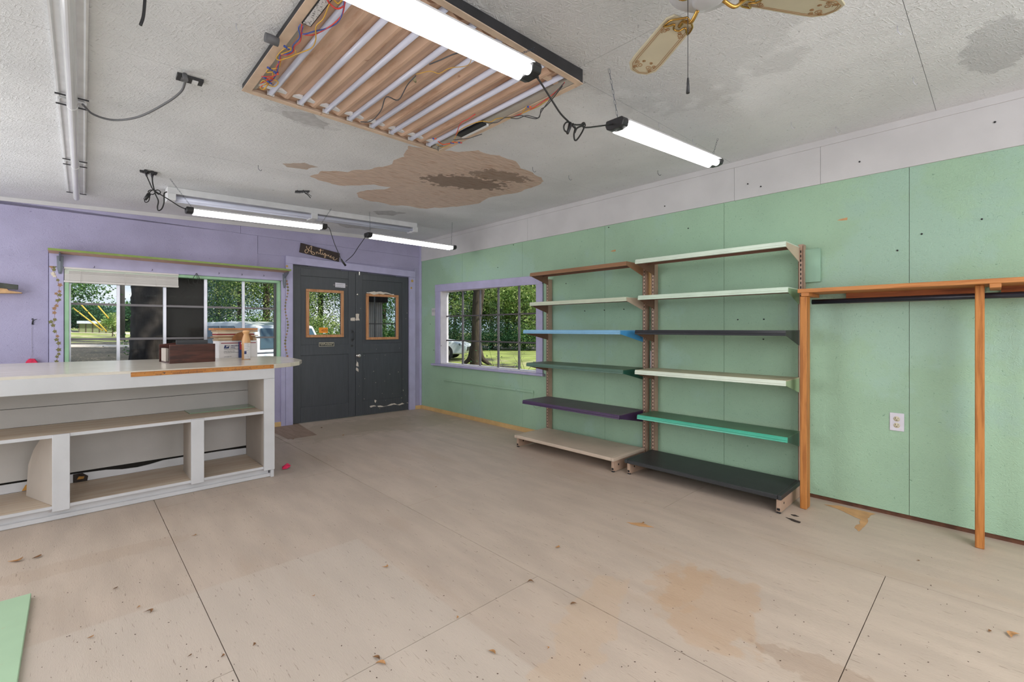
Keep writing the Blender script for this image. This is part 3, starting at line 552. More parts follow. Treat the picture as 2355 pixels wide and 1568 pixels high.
# forked trunk outside the green wall window
p = at(1094, 19.4); z0 = gz(p.x, p.y); t = thing('forked_tree', 'forked brown tree trunk with flared roots outside the green wall window', 'tree', (p.x, p.y, z0)); mb = MB()
def R_(a, b): return (p.x + RT[0] * a, p.y + RT[1] * a, b)
mb.tube(bezier([R_(0, z0 - .1), R_(.0, z0 + .35), R_(0.03, z0 + 1.2), R_(.05, z0 + 2.6), R_(.1, z0 + 3.6), R_(.1, z0 + 7)], 5), .25, 14, r1=.15)
mb.tube(bezier([R_(.1, z0 + 1.9), R_(.24, z0 + 3.0), R_(.36, z0 + 4.2), R_(.7, z0 + 7)], 5), .15, 10, r1=.1)
mb.build('trunk', m_bark2, t)
for s_ in (-1, -.35, .4, 1.1):
    MB().tube(bezier([R_(s_ * .08, z0 + .75), R_(s_ * .26, z0 + .25), R_(s_ * .62, z0 - .03)], 4), .17, 9, r1=.05).build('root', m_bark2, t)
foliage('leaves', (p.x + .6, p.y, 6.4), (4.2, 4.2, 2.0), 6000, .1, lm[0], t, 78)
# utility pole, guy wires and shed
p = at(281, 34); z0 = gz(p.x, p.y); t = thing('utility_pole', 'tall wooden utility pole standing left of the massive trunk', 'pole', (p.x, p.y, z0))
MB().tube([(p.x, p.y, z0), (p.x, p.y, z0 + 9)], .17, 12, r1=.13).build('pole', mat('pole_wood', srgb(78, 74, 74), .9), t)
MB().box(p.x - 1.1, p.x + 1.1, p.y - .06, p.y + .06, z0 + 8.2, z0 + 8.35).build('crossarm', m_bark2, t)
m_yg = plain('yellow_guard', srgb(226, 186, 70), .5)
for (a, b, c, d, lab) in ((168, 708, 236, 760, 'thick yellow guy wire guard, leftmost of the three'), (186, 700, 245, 762, 'thick yellow guy wire guard, middle of the three'), (226, 704, 250, 732, 'short yellow guy wire guard, rightmost of the three')):
    w0, w1 = 33, 33; q0 = at(a, w0); q0.z = CAMZ + (HZ - b) / FPX * w0; q1 = at(c, w1); q1.z = CAMZ + (HZ - d) / FPX * w1
    tag(MB().tube([q0, q1], .045, 8).build('guy_wire', m_yg), lab, 'cable')
p = at(221, 46); z0 = gz(p.x, p.y); t = thing('shed', 'low wire sided shed with pale roof far off behind the guy wires', 'shed', (p.x, p.y, z0)); ax = Vector((1, 0, 0)); hx = 1.25
zs = z0 + .95
MB().box(p.x - hx, p.x + hx, p.y, p.y + 2, z0, zs).build('wall', mat('shed_wire_wall', srgb(126, 134, 96), .9, var=.2, vs=20), t)
for i in range(6): x = p.x - hx + i * hx * 2 / 5; B(x - .03, x + .03, p.y - .05, p.y, z0, zs).build('post', m_bark2, t)
MB().prism([(p.x - hx - .15, p.y - .3, zs), (p.x - hx - .15, p.y + 1, zs + .28), (p.x - hx - .15, p.y + 2.3, zs)], (hx * 2 + .3, 0, 0)).build('roof', plain('shed_roof', srgb(196, 200, 204), .5), t)
# vehicles
m_carw = mat('white_car_paint', srgb(225, 228, 232), .22, var=.01, spec=.6); m_cglass = plain('car_glass', srgb(70, 88, 96), .08, spec=.9); m_tyre = plain('tyre_rubber', (.02, .02, .02), .8)
m_lamp = plain('headlamp', srgb(120, 126, 132), .15); m_redl = plain('tail_lamp', srgb(150, 30, 30), .3)
def car(name, label, c, head, prof, cab, wid, wb_, r, glassz):
    z0 = gz(c.x, c.y); t = thing(name, label, 'car', (c.x, c.y, z0)); hd_ = Vector(head).normalized(); sd_ = Vector((-hd_.y, hd_.x, 0))
    def P(l, s, z): return Vector((c.x, c.y, z0)) + hd_ * l + sd_ * s + Vector((0, 0, z))
    def hull(pr, w0, w1, zl, zh, name_, m, bev):
        def ww(z): return w0 + (w1 - w0) * max(0, min(1, (z - zl) / max(.01, zh - zl)))
        A = [P(l, -ww(z), z) for l, z in pr]; Bq = [P(l, ww(z), z) for l, z in pr]; n = len(pr)
        return MB().add(A + Bq, [tuple(range(n)), tuple(range(n, 2 * n))[::-1]] + [(i, i + n, (i + 1) % n + n, (i + 1) % n) for i in range(n)]).build(name_, m, t, bevel=bev, seg=3)
    hull(prof, wid / 2, wid / 2 - .06, .5, .95, 'body', m_carw, .06)
    hull(cab, wid / 2 - .06, wid / 2 - .24, cab[0][1], max(z for _, z in cab), 'cabin', m_carw, .04)
    zl, zh = cab[0][1], max(z for _, z in cab); cx_ = sum(l for l, _ in cab) / len(cab)
    for side in (-1, 1):                                  # side windows
        ls = sorted(l for l, z in cab); top = [l for l, z in cab if z > zh - .08]
        l0, l1 = min(top) + .02, max(top) - .02; b0, b1 = cab[0][0], cab[-1][0]
        for q in range(3):
            f0, f1 = q / 3 + .02, (q + 1) / 3 - .02; lo, hi = min(b0, b1) + .12, max(b0, b1) - .12
            def E(f, z):
                k = (z - zl) / (zh - zl); L_ = (lo + (hi - lo) * f) * (1 - k) + (l0 + (l1 - l0) * f) * k; ws = wid / 2 - .06 - .18 * k + .004; return P(L_, side * ws, z)
            za, zb = zl + .06, zh - .1; MB().prism([E(f0, za), E(f1, za), E(f1, zb), E(f0, zb)], sd_ * side * .012).build('side_window', m_cglass, t)
    f_b, f_t = max(cab, key=lambda q: q[0]), max([q for q in cab if q[1] > zh - .08], key=lambda q: q[0])
    def FP(k, s, off=.012): l = f_b[0] + (f_t[0] - f_b[0]) * k; z = f_b[1] + (f_t[1] - f_b[1]) * k; return P(l + off, s * (wid / 2 - .12 - .17 * k), z + off)
    MB().prism([FP(.08, -1), FP(.08, 1), FP(.93, 1), FP(.93, -1)], hd_ * .012).build('windshield', plain('pale_windshield', srgb(150, 176, 190), .1, spec=.9), t)
    r_b, r_t = min(cab, key=lambda q: q[0]), min([q for q in cab if q[1] > zh - .12], key=lambda q: q[0])
    def RP(k, s): l = r_b[0] + (r_t[0] - r_b[0]) * k; z = r_b[1] + (r_t[1] - r_b[1]) * k; return P(l - .012, s * (wid / 2 - .16 - .15 * k), z + .004)
    MB().prism([RP(.15, -1), RP(.9, -1), RP(.9, 1), RP(.15, 1)], -hd_ * .012).build('rear_window', m_cglass, t)
    for l in wb_:
        for side in (-1, 1):
            w_ = MB(); cc = P(l, side * (wid / 2 - .1), r); pts = [cc - sd_ * side * .11, cc + sd_ * side * .115]; w_.tube(pts, r, 24); wo_ = w_.build('wheel', m_tyre, t)
            MB().tube([cc + sd_ * side * .116, cc + sd_ * side * .125], r * .62, 16).build('hubcap', m_chrome, wo_)
    fr_ = max(l for l, _ in prof); bk = min(l for l, _ in prof)
    for side in (-1, 1):
        MB().prism([P(fr_ - .1, side * (wid / 2 - .28), .66), P(fr_ - .32, side * (wid / 2 - .02), .68), P(fr_ - .36, side * (wid / 2 - .02), .78), P(fr_ - .12, side * (wid / 2 - .28), .76)], hd_ * .05 + sd_ * side * .015).build('headlamp', m_lamp, t)
        MB().prism([P(bk - .01, side * (wid / 2 - .25), .75), P(bk - .01, side * (wid / 2 - .05), .75), P(bk - .01, side * (wid / 2 - .05), .95), P(bk - .01, side * (wid / 2 - .25), .95)], hd_ * .05).build('tail_lamp', m_redl, t)
        MB().prism([P(cab[0][0] if cab[0][0] > cab[-1][0] else cab[-1][0], side * (wid / 2 + .02), zl + .02), P(f_b[0] - .18, side * (wid / 2 + .02), zl + .02), P(f_b[0] - .18, side * (wid / 2 + .02), zl + .16), P(f_b[0], side * (wid / 2 + .02), zl + .14)], sd_ * side * .16).build('side_mirror', m_carw, t)
    MB().prism([P(fr_ - .02, -wid / 2 + .35, .42), P(fr_ - .02, wid / 2 - .35, .42), P(fr_ - .02, wid / 2 - .35, .6), P(fr_ - .02, -wid / 2 + .35, .6)], hd_ * .03).build('grille', m_black, t)
    return t
hv = Vector((.45 * FW[0] - .9 * RT[0], .45 * FW[1] - .9 * RT[1], 0)).normalized()
rc = at(680, 10.0); cc_ = rc + hv * 2.3
car('white_suv', 'white vehicle parked outside behind the boards stacked on the counter', cc_, hv,
    [(-2.2, .35), (2.25, .35), (2.32, .55), (2.28, .85), (1.9, .98), (1.1, 1.05), (-2.15, 1.05), (-2.28, .8)], [(-2.2, 1.04), (-2.0, 1.60), (-1.2, 1.70), (.1, 1.68), (1.15, 1.04)], 1.85, (-1.35, 1.4), .36, 1)
car('white_sedan', 'white car parked beside the forked tree outside the green wall window', at(967, 22.5), (RT[0], RT[1] - .12, 0),
    [(-2.4, .3), (2.3, .28), (2.42, .5), (2.38, .72), (1.9, .86), (1.0, .98), (-2.35, 1.0), (-2.45, .75)], [(-1.9, .98), (-1.1, 1.42), (-.2, 1.47), (.25, 1.42), (1.15, .97)], 1.88, (-1.45, 1.45), .35, 1)
# ribbed post with screen seen through the right door window
px0 = bw(870, 700, -.5); m_rib = mat('pale_ribbed_post', srgb(178, 172, 166), .8, var=.08)
t = thing('porch_post', 'pale ribbed porch post right behind the right door window', 'post', (px0.x, px0.y + .25, -.35)); mb = MB()
for k in range(7): x = px0.x - .02 + k * .035; mb.tube([(x, px0.y + .25, -.35), (x - .012, px0.y + .25, 1.62)], .0185, 8)
mb.build('shaft', m_rib, t); B(px0.x - .08, px0.x + .26, px0.y + .18, px0.y + .34, 1.62, 2.1).build('capital', m_bark, t)
t = thing('storm_door', 'dark crossbars of an outer door behind the right door window', 'door', (3.2, back_y(3.2) + .16, 0))
for nm, q in (('upright', (2.83, 2.86)), ('upright', (3.56, 3.59)), ('upright', (3.155, 3.17))): MB().bb(q[0], q[1], -.185, -.165, 0, 1.96).build(nm, m_darkm, t)
MB().bb(2.83, 3.59, -.185, -.165, 1.265, 1.28).build('crossbar', m_darkm, t); MB().bb(2.83, 3.59, -.185, -.165, 1.94, 1.96).build('crossbar', m_darkm, t)
# ================================================================== service counter
CYF = 4.05
t = thing('service_counter', 'long white painted service counter with open shelves facing the room', 'counter', (.2, 4.6, 0))
top = [(-2.0, 4.04), (1.19, 4.03), (1.33, 4.10), (1.44, 4.22), (1.53, 4.42), (1.565, 4.75), (1.555, 5.05), (1.50, 5.26), (1.25, 5.32), (-.45, 5.6), (-2.0, 5.85)]
MB().prism([(x, y, .880) for x, y in top], (0, 0, .035)).build('countertop', m_top, t, bevel=.004, seg=2, label='worn glossy countertop with a rounded end')
B(-2.0, 1.183, CYF - .02, CYF - .001, .800, .897).build('apron_board', m_wht, t, bevel=.002)
for x0, x1, z0, z1 in ((-.094, -.014, .063, .541), (.622, .701, .068, .538), (1.106, 1.183, .064, .799)): B(x0, x1, CYF - .02, CYF - .001, z0, z1).build('face_post', m_wht, t, bevel=.002)
B(-2.0, 1.105, CYF, 4.50, .521, .541).build('shelf', m_cshelf, t); B(-2.0, 1.105, CYF - .003, CYF - .0005, .520, .5405).build('shelf_edge', m_wht, t)
B(-2.0, 1.105, CYF, 4.56, .078, .096).build('shelf', m_cshelf, t); B(-2.0, 1.105, CYF - .003, CYF - .0005, .077, .0955).build('shelf_edge', m_wht, t)
m_div = mat('divider_paint', srgb(188, 178, 168), .6, var=.05, vs=4)
MB().prism([(.622, CYF, .097), (.622, 4.36, .097), (.622, 4.36, .52), (.622, CYF, .52)], (.02, 0, 0)).build('divider', m_div, t)
P = [(-.090, CYF, .097), (-.225, 4.42, .097), (-.215, 4.42, .30), (-.19, 4.38, .40), (-.16, 4.30, .47), (-.13, 4.20, .52), (-.090, CYF, .52)]
MB().prism(P, (.018, 0, 0)).build('divider', m_div, t)
B(1.106, 1.13, CYF, 4.56, .097, .88).build('side_lining', m_div, t); B(1.16, 1.183, CYF, 5.15, 0, .88).build('end_panel', m_wht, t)
B(-2.0, 1.105, 4.505, 4.515, .542, .665).build('back_board', m_cback, t); B(-2.0, 1.105, 4.508, 4.518, .668, .88).build('back_board', m_cback, t)
B(-2.0, 1.105, 4.562, 4.572, .172, .52).build('back_board', m_cback, t)
MB().prism([(-2.0, 4.562, .097), (1.105, 4.562, .097), (1.105, 4.562, .150), (.9, 4.562, .158), (.52, 4.562, .157), (.44, 4.562, .142), (.36, 4.562, .134), (.27, 4.562, .137), (.18, 4.562, .152), (.0, 4.562, .158), (-2.0, 4.562, .158)], (0, .01, 0)).build('lower_back_board', m_wht, t)
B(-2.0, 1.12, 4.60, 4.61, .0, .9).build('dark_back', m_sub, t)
B(-2.0, 1.151, CYF + .035, CYF + .06, 0, .077).build('kick_board', m_wht, t); B(-2.0, 1.165, CYF + .02, CYF + .034, 0, .030).build('toe_strip', m_wht, t, bevel=.004)
m_rust = mat('broken_wood_edge', srgb(186, 134, 62), .8, var=.35, vs=30)
MB().prism([(-.252, 4.560, .10), (-.15, 4.560, .10), (-.15, 4.560, .168), (-.2, 4.560, .158), (-.235, 4.560, .135)], (0, -.004, 0)).build('damaged_patch', m_rust, t)
MB().prism([(.0, 4.560, .098), (.075, 4.560, .098), (.08, 4.560, .13), (.05, 4.560, .157), (.0, 4.560, .157)], (0, -.004, 0)).build('damaged_patch', m_bark, t)
MB().prism([(.02, 4.554, .118), (.055, 4.554, .116), (.06, 4.554, .132), (.03, 4.554, .138)], (0, -.004, 0)).build('damaged_patch', m_rust, t)
# yardstick
a, b = yp(301, 856.7, CYF - .024), yp(629.6, 838, CYF - .024); m_ys = wood('yardstick_wood', srgb(200, 134, 58), srgb(174, 106, 40), 0, 80)
zt0, zt1, hh = a.z + .001, b.z, .031
t = thing('yardstick', 'varnished wooden yardstick nailed along the counter edge with printed lettering', 'ruler', (a.x, CYF - .022, zt0))
ys_ = MB().hexa([(a.x, CYF - .0245, zt0 - hh), (b.x, CYF - .0245, zt1 - hh), (b.x, CYF - .0205, zt1 - hh), (a.x, CYF - .0205, zt0 - hh), (a.x, CYF - .0245, zt0), (b.x, CYF - .0245, zt1), (b.x, CYF - .0205, zt1), (a.x, CYF - .0205, zt0)]).build('stick', m_ys, t)
tk = MB(); Lx = b.x - a.x; sl = (zt1 - zt0) / Lx
for k in range(144):
    x = a.x + Lx * (k + .5) / 144; z = zt0 + (x - a.x) * sl; h = .009 if k % 4 == 0 else .005; tk.box(x - .0004, x + .0004, CYF - .0249, CYF - .0245, z - h, z - .0005)
tk.build('tick_marks', m_ink, t, kind='stuff')
for px, s, sz in ((357, 'Garage', .0125), (397, "MANNING'S ONE STOP SERVICE", .0125), (497, 'Hiway 82', .0125), (532, '12 Miles W. Texarkana, Tx.', .0125)):
    x = yp(px, 850, CYF - .0249).x; z = zt0 + (x - a.x) * sl - hh + .0035
    text('lettering', s, sz, (x, CYF - .0246, z), (1, 0, sl), (0, 0, 1), m_ink, t, sx={"G": 1.05, "M": 1.0, "H": 1.0, "1": 1.0}[s[0]])
for k in range(1, 36, 2):
    x = a.x + Lx * k / 36; text('number', str(k), .009, (x - .004, CYF - .0246, zt0 + (x - a.x) * sl - .0165), (1, 0, sl), (0, 0, 1), m_ink, t)
x = yp(378, 858, CYF - .025).x; z = zt0 + (x - a.x) * sl - .0165
MB().prism([(x - .008, CYF - .0249, z + .004), (x - .003, CYF - .0249, z + .0045), (x, CYF - .0249, z + .002), (x + .003, CYF - .0249, z + .0045), (x + .008, CYF - .0249, z + .004), (x, CYF - .0249, z - .006)], (0, .0005, 0)).build('emblem', m_ink, t)
# glass pane on the shelf
m_gg = plain('green_edged_glass', srgb(126, 150, 122), .08, spec=.9)
q = [fl(*p, .5415) for p in ((424, 945), (590, 928), (600, 935), (436, 952))]
tag(MB().prism(q, (0, 0, .006)).build('glass_pane', m_gg), 'narrow sheet of green glass lying on the counter shelf', 'glass sheet')
# wooden drawer box on the counter
def on(px, py): return fl(px, py, .915)
m_dkw = mat('dark_stained_wood', srgb(84, 46, 38), .4, var=.3, vs=5, st=(1, 1, 8), bump=.1, bs=10, col2=srgb(62, 36, 32), c2s=4)
a, b, c = on(390, 836.5), on(495, 831), on(367, 828); c = Vector((a.x + .002, a.y + .36, .915)); h = .155; fx = (b - a); d = Vector((-.02, .36, 0)); Z = Vector((0, 0, 1))
t = thing('wooden_box', 'dark wooden box with open side standing on the counter', 'box', a)
MB().prism([a, b, b + Z * h, a + Z * h], d.normalized() * .015).build('front_board', m_dkw, t, bevel=.001)
MB().prism([b + Z * .001, b + d, b + d + Z * h, b + Z * h], -fx.normalized() * .012).build('side_board', m_dkw, t)
bk_ = Vector((-.0, 0, 0)); MB().prism([a + d - fx.normalized() * .01, b + d, b + d + Z * (h + .03), a + d - fx.normalized() * .01 + Z * (h - .005)], -d.normalized() * .012).build('back_board', m_dkw, t)
MB().prism([a + d.normalized() * .016, b + d.normalized() * .016 - fx.normalized() * .013, b + d * .96 - fx.normalized() * .013, a + d * .96], Z * .01).build('bottom_board', m_dkw, t)
MB().prism([a + d * .4 + Z * .011, a + d * .9 + Z * .011, a + d * .9 + Z * .12, a + d * .4 + Z * .12], fx.normalized() * .02).build('inner_divider', m_div, t)
e = on(398, 833) + Vector((.0, .24, .0)); t2 = MB()
t2.box(a.x + .08, b.x - .02, a.y + .26, a.y + .30, .93, 1.102); tag(t2.build('black_tray', m_black), 'flat black tray standing inside the dark wooden box', 'tray')
# mail box
a, b = on(503.5, 824.3), on(592, 820.3); fx = b - a; L_ = fx.length; fx.normalize(); dd = Vector((-fx.y, fx.x, 0)); h = .168; dp = .15
t = thing('mail_box', 'white flat rate mailing carton with red stripe on the counter', 'box', a); m_card = plain('white_card', srgb(222, 218, 218), .6)
def PX(o, u, v, off=0): return o + fx * u + Z * v - dd * off
MB().prism([a, b, b + dd * dp, a + dd * dp], Z * h).build('carton', m_card, t, bevel=.002)
m_red = plain('print_red', srgb(150, 30, 50), .5); m_blue = plain('print_blue', srgb(28, 44, 98), .5)
def rect(nm, u0, u1, v0, v1, m, off=.0015): MB().prism([PX(a, u0, v0), PX(a, u1, v0), PX(a, u1, v1), PX(a, u0, v1)], -dd * off).build(nm, m, t)
rect('red_stripe', .018, L_ - .015, .142, .149, m_red)
def poly(nm, P, m, off=.0015): MB().prism([PX(a, u, v) for u, v in P], -dd * off).build(nm, m, t)
ex, ey = .042, .095
poly('eagle_emblem', [(ex, ey), (ex + .044, ey), (ex + .052, ey + .031), (ex + .008, ey + .031)], m_blue)
poly('eagle_emblem', [(ex + .006, ey + .003), (ex + .05, ey + .022), (ex + .024, ey + .018), (ex + .018, ey + .026), (ex + .046, ey + .027), (ex + .05, ey + .024), (ex + .022, ey + .012)], m_card, .002)
def T_(s, sz, u, v, m=m_ink, sh=0.0, sx=1.0): text('lettering', s, sz, PX(a, u, v, .0018), fx, Z, m, t, shear=sh, sx=sx)
T_('PRIORITY', .020, .102, .112, m_blue, .25); T_('MAIL', .020, .099, .094, m_blue, .25); T_('UNITED STATES POSTAL SERVICE', .0105, .042, .083, m_ink)
T_('Large Flat Rate Box', .0125, .042, .064); T_('For domestic and international use', .0105, .042, .05); T_('www.usps.com', .0105, .045, .012)
# stack of boards and books on the mail box
zz = .915 + h + .0015; cols = [srgb(176, 150, 120), srgb(196, 172, 140), srgb(150, 116, 84), srgb(206, 184, 158), srgb(140, 44, 48), srgb(214, 196, 172), srgb(190, 165, 134), srgb(188, 128, 82)]
labs = ['tan flat board, lowest of the stack on the mailing carton', 'pale flat board, second from the bottom of the carton stack', 'brown flat board, third from the bottom of the carton stack', 'cream flat board just under the red book on the carton stack', 'dark red book in the middle of the carton stack', 'cream flat board just above the red book on the carton stack', 'beige flat board, second from the top of the carton stack', 'orange brown board, topmost of the carton stack']
rs = random.Random(5); hs = [.014, .015, .014, .012, .013, .016, .018, .022]
for k in range(8):
    u0, u1 = -.012 + rs.uniform(-.02, .01) - (.02 if k == 7 else 0), L_ - .01 + rs.uniform(-.03, .02); sk = rs.uniform(-.01, .01); m_ = mat('board_' + 'abcdefgh'[k], cols[k], .7, var=.1, vs=10)
    o = MB().prism([PX(a, u0, 0) + Z * (zz - .915), PX(a, u1, 0) + Z * (zz - .915) + dd * sk, PX(a, u1, 0) + Z * (zz - .915) + dd * (.16 + sk), PX(a, u0 + .012, 0) + Z * (zz - .915) + dd * .16], Z * (hs[k] - .0012)).build('book' if k == 4 else 'board', m_, bevel=.001)
    tag(o, labs[k], 'book' if k == 4 else 'board', 'flat things stacked on the mailing carton'); zz += hs[k]
# brown domed straw hat leaning against the stack
hc = PX(a, .205, .169) - dd * .012; m_hat = mat('brown_leather', srgb(140, 92, 52), .8, var=.2, vs=20, bump=.3, bs=60)
mb = MB(); ring = []
for k in range(13): q = math.pi * k / 12; ring.append(hc + fx * math.cos(q) * .098 + Z * math.sin(q) * .085)
mb.prism(ring, -dd * .01); mb.build('leather_flap', m_hat, bevel=.003); tag([o for o in COL.objects if o.name.startswith('leather_flap')][-1], 'brown rounded leather flap standing before the stacked boards', 'leather piece')
# small blue carton in front of the mail box
p = PX(a, .170, 0, .03); t = thing('small_carton', 'small dark blue and red carton leaning between mailing carton and bottle', 'box', p)
MB().prism([p, p + fx * .062, p + fx * .062 + dd * .025, p + dd * .025], Z * .158).build('carton', m_blue, t, bevel=.002)
MB().prism([p + fx * .002 + Z * .08, p + fx * .03 + Z * .08, p + fx * .012 + Z * .155, p + fx * .002 + Z * .155], -dd * .001).build('red_print', m_red, t)
MB().prism([p + fx * .012 + Z * .135, p + fx * .055 + Z * .135, p + fx * .045 + Z * .156, p + fx * .02 + Z * .156], -dd * .0012).build('white_print', m_card, t)
MB().prism([p + fx * .02 + Z * .005, p + fx * .045 + Z * .005, p + fx * .036 + Z * .03, p + fx * .028 + Z * .03], -dd * .0012).build('white_print', m_card, t)
# bottle with tan cap
p = on(566, 826.5); t = thing('bottle', 'tan bottle with rounded knob cap and white label on the counter', 'bottle', p); r_ = .036
m_bt = plain('bottle_tan', srgb(214, 164, 112), .35)
MB().lathe(p, [(r_ * .95, 0), (r_, .01), (r_, .148), (r_, .165), (.034, .185), (.027, .212), (.021, .232), (.022, .24), (.029, .25), (.031, .258), (.027, .268), (.012, .272)], 24).build('bottle_body', m_bt, t)
lb = MB(); N_ = 12
for k in range(N_):
    q0, q1 = [-2.25 + (k + j) * 1.75 / N_ for j in (0, 1)]; R1 = r_ + .0012
    lb.add([(p.x + R1 * math.cos(q), p.y + R1 * math.sin(q), p.z + z) for q, z in ((q0, .006), (q1, .006), (q1, .155), (q0, .155))], [(0, 1, 2, 3)], True)
lb.build('paper_label', m_card, t)
mb = MB()
for k in range(3):
    q0, q1 = [-2.2 + (k + j) * .16 for j in (0, 1)]; R1 = r_ + .0018; mb.add([(p.x + R1 * math.cos(q), p.y + R1 * math.sin(q), p.z + z) for q, z in ((q0, .052), (q1, .052), (q1, .08), (q0, .08))], [(0, 1, 2, 3)], True)
mb.build('blue_print', m_blue, t); mb = MB()
for r__ in range(9):
    z = .01 + r__ * .016 + (.0 if r__ < 3 else .012)
    if .045 < z < .085: continue
    q0, q1 = -2.15, -1.0 - (r__ % 3) * .2; R1 = r_ + .0017
    for k in range(6): s0, s1 = q0 + (q1 - q0) * k / 6, q0 + (q1 - q0) * (k + .75) / 6; mb.add([(p.x + R1 * math.cos(q), p.y + R1 * math.sin(q), p.z + zz_) for q, zz_ in ((s0, z), (s1, z), (s1, z + .003), (s0, z + .003))], [(0, 1, 2, 3)], True)
mb.build('fine_print', m_alud, t, kind='stuff')
# ================================================================== things on the back wall
# shelf over the window
a, b = bw(110, 569.5, .27), bw(670, 619, .27)
t = thing('window_shelf', 'long narrow shelf with olive front edge above the wide window', 'shelf', (.9, back_y(.9) - .07, 1.93)); z0, z1 = a.z, b.z
MB().bb(a.x, b.x, GAP + .023, .266, z0 - .02, z0, z1 - .02, z1).build('board', m_tan, t); MB().bb(a.x, b.x, .266, .27, z0 - .02, z0, z1 - .02, z1).build('front_edge', m_olive, t)
for px in (138, 655):
    x = bw(px, 600, .05).x; zt = (z0 if px < 300 else z1) - .021; o = .033
    pr = [(x, back_y(x) - o, zt), (x, back_y(x) - .19, zt), (x, back_y(x) - .195, zt - .012), (x, back_y(x) - .06, zt - .07), (x, back_y(x) - .045, zt - .17), (x, back_y(x) - o, zt - .19)]
    MB().prism([Vector(q) - Vector((.006, 0, 0)) for q in pr], (.012, 0, 0)).prism([(x - .024, back_y(x) - GAP - .022, zt - .02), (x + .024, back_y(x) - GAP - .022, zt - .02), (x + .020, back_y(x) - GAP - .022, zt - .14), (x + .010, back_y(x) - GAP - .022, zt - .19), (x - .010, back_y(x) - GAP - .022, zt - .19), (x - .020, back_y(x) - GAP - .022, zt - .14)], (0, -.004, 0)).build('bracket', plain('bracket_grey', srgb(120, 126, 136), .4, .4), t, bevel=.002)
# blind
a, b = bw(147, 612, .02), bw(411, 632, .02); t = thing('window_blind', 'white vinyl blind rolled up over the left half of the wide window', 'blind', ((a.x + b.x) / 2, back_y(.4), 1.75))
xa, xb = a.x, b.x; MB().bb(xa, xb, -.02, .030, 1.775, 1.80).build('headrail', m_vinyl, t, bevel=.003)
for k in range(7): z = 1.772 - k * .0065; MB().bb(xa + .004, xb - .004, -.002, .022, z - .0045, z).build('slat', m_vinyl, t)
for k in range(17): z = 1.728 - k * .0035; MB().bb(xa + .004, xb - .004, -.014, .026 + (k % 3) * .001, z - .0028, z).build('slat', m_vinyl, t)
MB().bb(xa, xb, -.016, .032, 1.646, 1.668).build('bottom_rail', m_vinyl, t, bevel=.006, seg=2)
for f in (.13, .5, .78): x = xa + (xb - xa) * f; MB().tube([(x, back_y(x) - .034, 1.775), (x, back_y(x) - .034, 1.65)], .0012, 5).build('ladder_cord', m_vinyl, t)
# sign
t = thing('antiques_sign', 'dark wooden plaque with cream cursive lettering above the doors', 'sign', bw(735, 580, .03))
def sp_(x, y, off=.03): return bw(680 + x / 19.625, 550 + y / 19.625, off)
q = [sp_(170, 580), sp_(1960, 1015), sp_(2005, 640), sp_(235, 160)]
MB().prism(q, (0, .014, 0)).build('board', mat('sign_wood', srgb(46, 30, 26), .5, var=.3, vs=8), t, bevel=.002); m_cream = plain('cream_paint', srgb(222, 190, 156), .6)
ST = [[(500, 310), (485, 345), (505, 400), (560, 470), (640, 530), (740, 565), (825, 600), (860, 645), (820, 690), (755, 672), (705, 610), (692, 540), (700, 450), (732, 340), (695, 318), (625, 380), (590, 460), (570, 540), (530, 600), (475, 622), (425, 575), (420, 515), (455, 470), (500, 490)],
      [(905, 600), (945, 580), (942, 670), (950, 615), (985, 575), (1015, 600), (1030, 655), (1065, 655), (1105, 600), (1135, 500), (1130, 440), (1108, 490), (1115, 610), (1135, 680), (1170, 680), (1200, 640), (1212, 610), (1208, 680), (1245, 700), (1290, 660), (1345, 645), (1290, 640), (1265, 690), (1290, 718), (1335, 690), (1352, 655), (1345, 730), (1300, 780), (1300, 830), (1340, 820), (1352, 775), (1345, 735), (1395, 715), (1418, 690), (1415, 742), (1455, 750), (1500, 700), (1495, 755), (1530, 800), (1575, 790), (1612, 765), (1590, 748), (1558, 790), (1585, 835), (1635, 835), (1700, 800), (1738, 835), (1700, 885), (1665, 868), (1700, 900), (1755, 935), (1800, 930), (1840, 890), (1885, 870)],
      [(1050, 480), (1130, 503), (1258, 495)]]
for k, s_ in enumerate(ST):
    P = bezier([sp_(x, y, .0315) for x, y in s_], 4); MB().tube(P, (.0036 if k == 0 else .0028), 6).build('lettering', m_cream, t)
for q in ((1218, 570),): MB().tube([sp_(q[0] - 4, q[1], .0315), sp_(q[0] + 6, q[1] + 3, .0315)], .003, 6).build('lettering', m_cream, t)
# wire hook with thread and red bag
a = bw(72, 736, .02); t = thing('coat_hook', 'small black double hook screwed to the purple wall', 'hook', a)
def H(px, py, o): return bw(px, py, o)
MB().tube(bezier([H(72, 734, .012), H(76, 733, .012), H(74, 742, .014), H(74, 746, .03), H(78, 745, .04)], 4), .0032, 6).build('prong', m_black, t)
MB().tube(bezier([H(75, 745, .012), H(77, 738, .02), H(81, 735, .045), H(85, 734, .05)], 4), .003, 6).build('prong', m_black, t)
tag(MB().tube(bezier([H(74, 746, .014), H(73, 775, .014), H(74, 810, .014), H(72, 822, .016)], 4), .0009, 5).build('thread', plain('thread', srgb(150, 145, 150), .8)), 'thin grey thread hanging from the black hook', 'thread')
q = [H(67, 824.5, .02), H(80, 824.5, .02), H(85, 830, .02), H(92, 840, .02), H(56, 840, .02), H(61, 830, .02)]
tag(MB().prism(q, (0, -.03, 0)).build('red_bag', mat('crimson_plastic', srgb(206, 36, 78), .5, var=.25, vs=30), bevel=.004), 'crimson bag hanging against the purple wall behind the counter', 'bag')
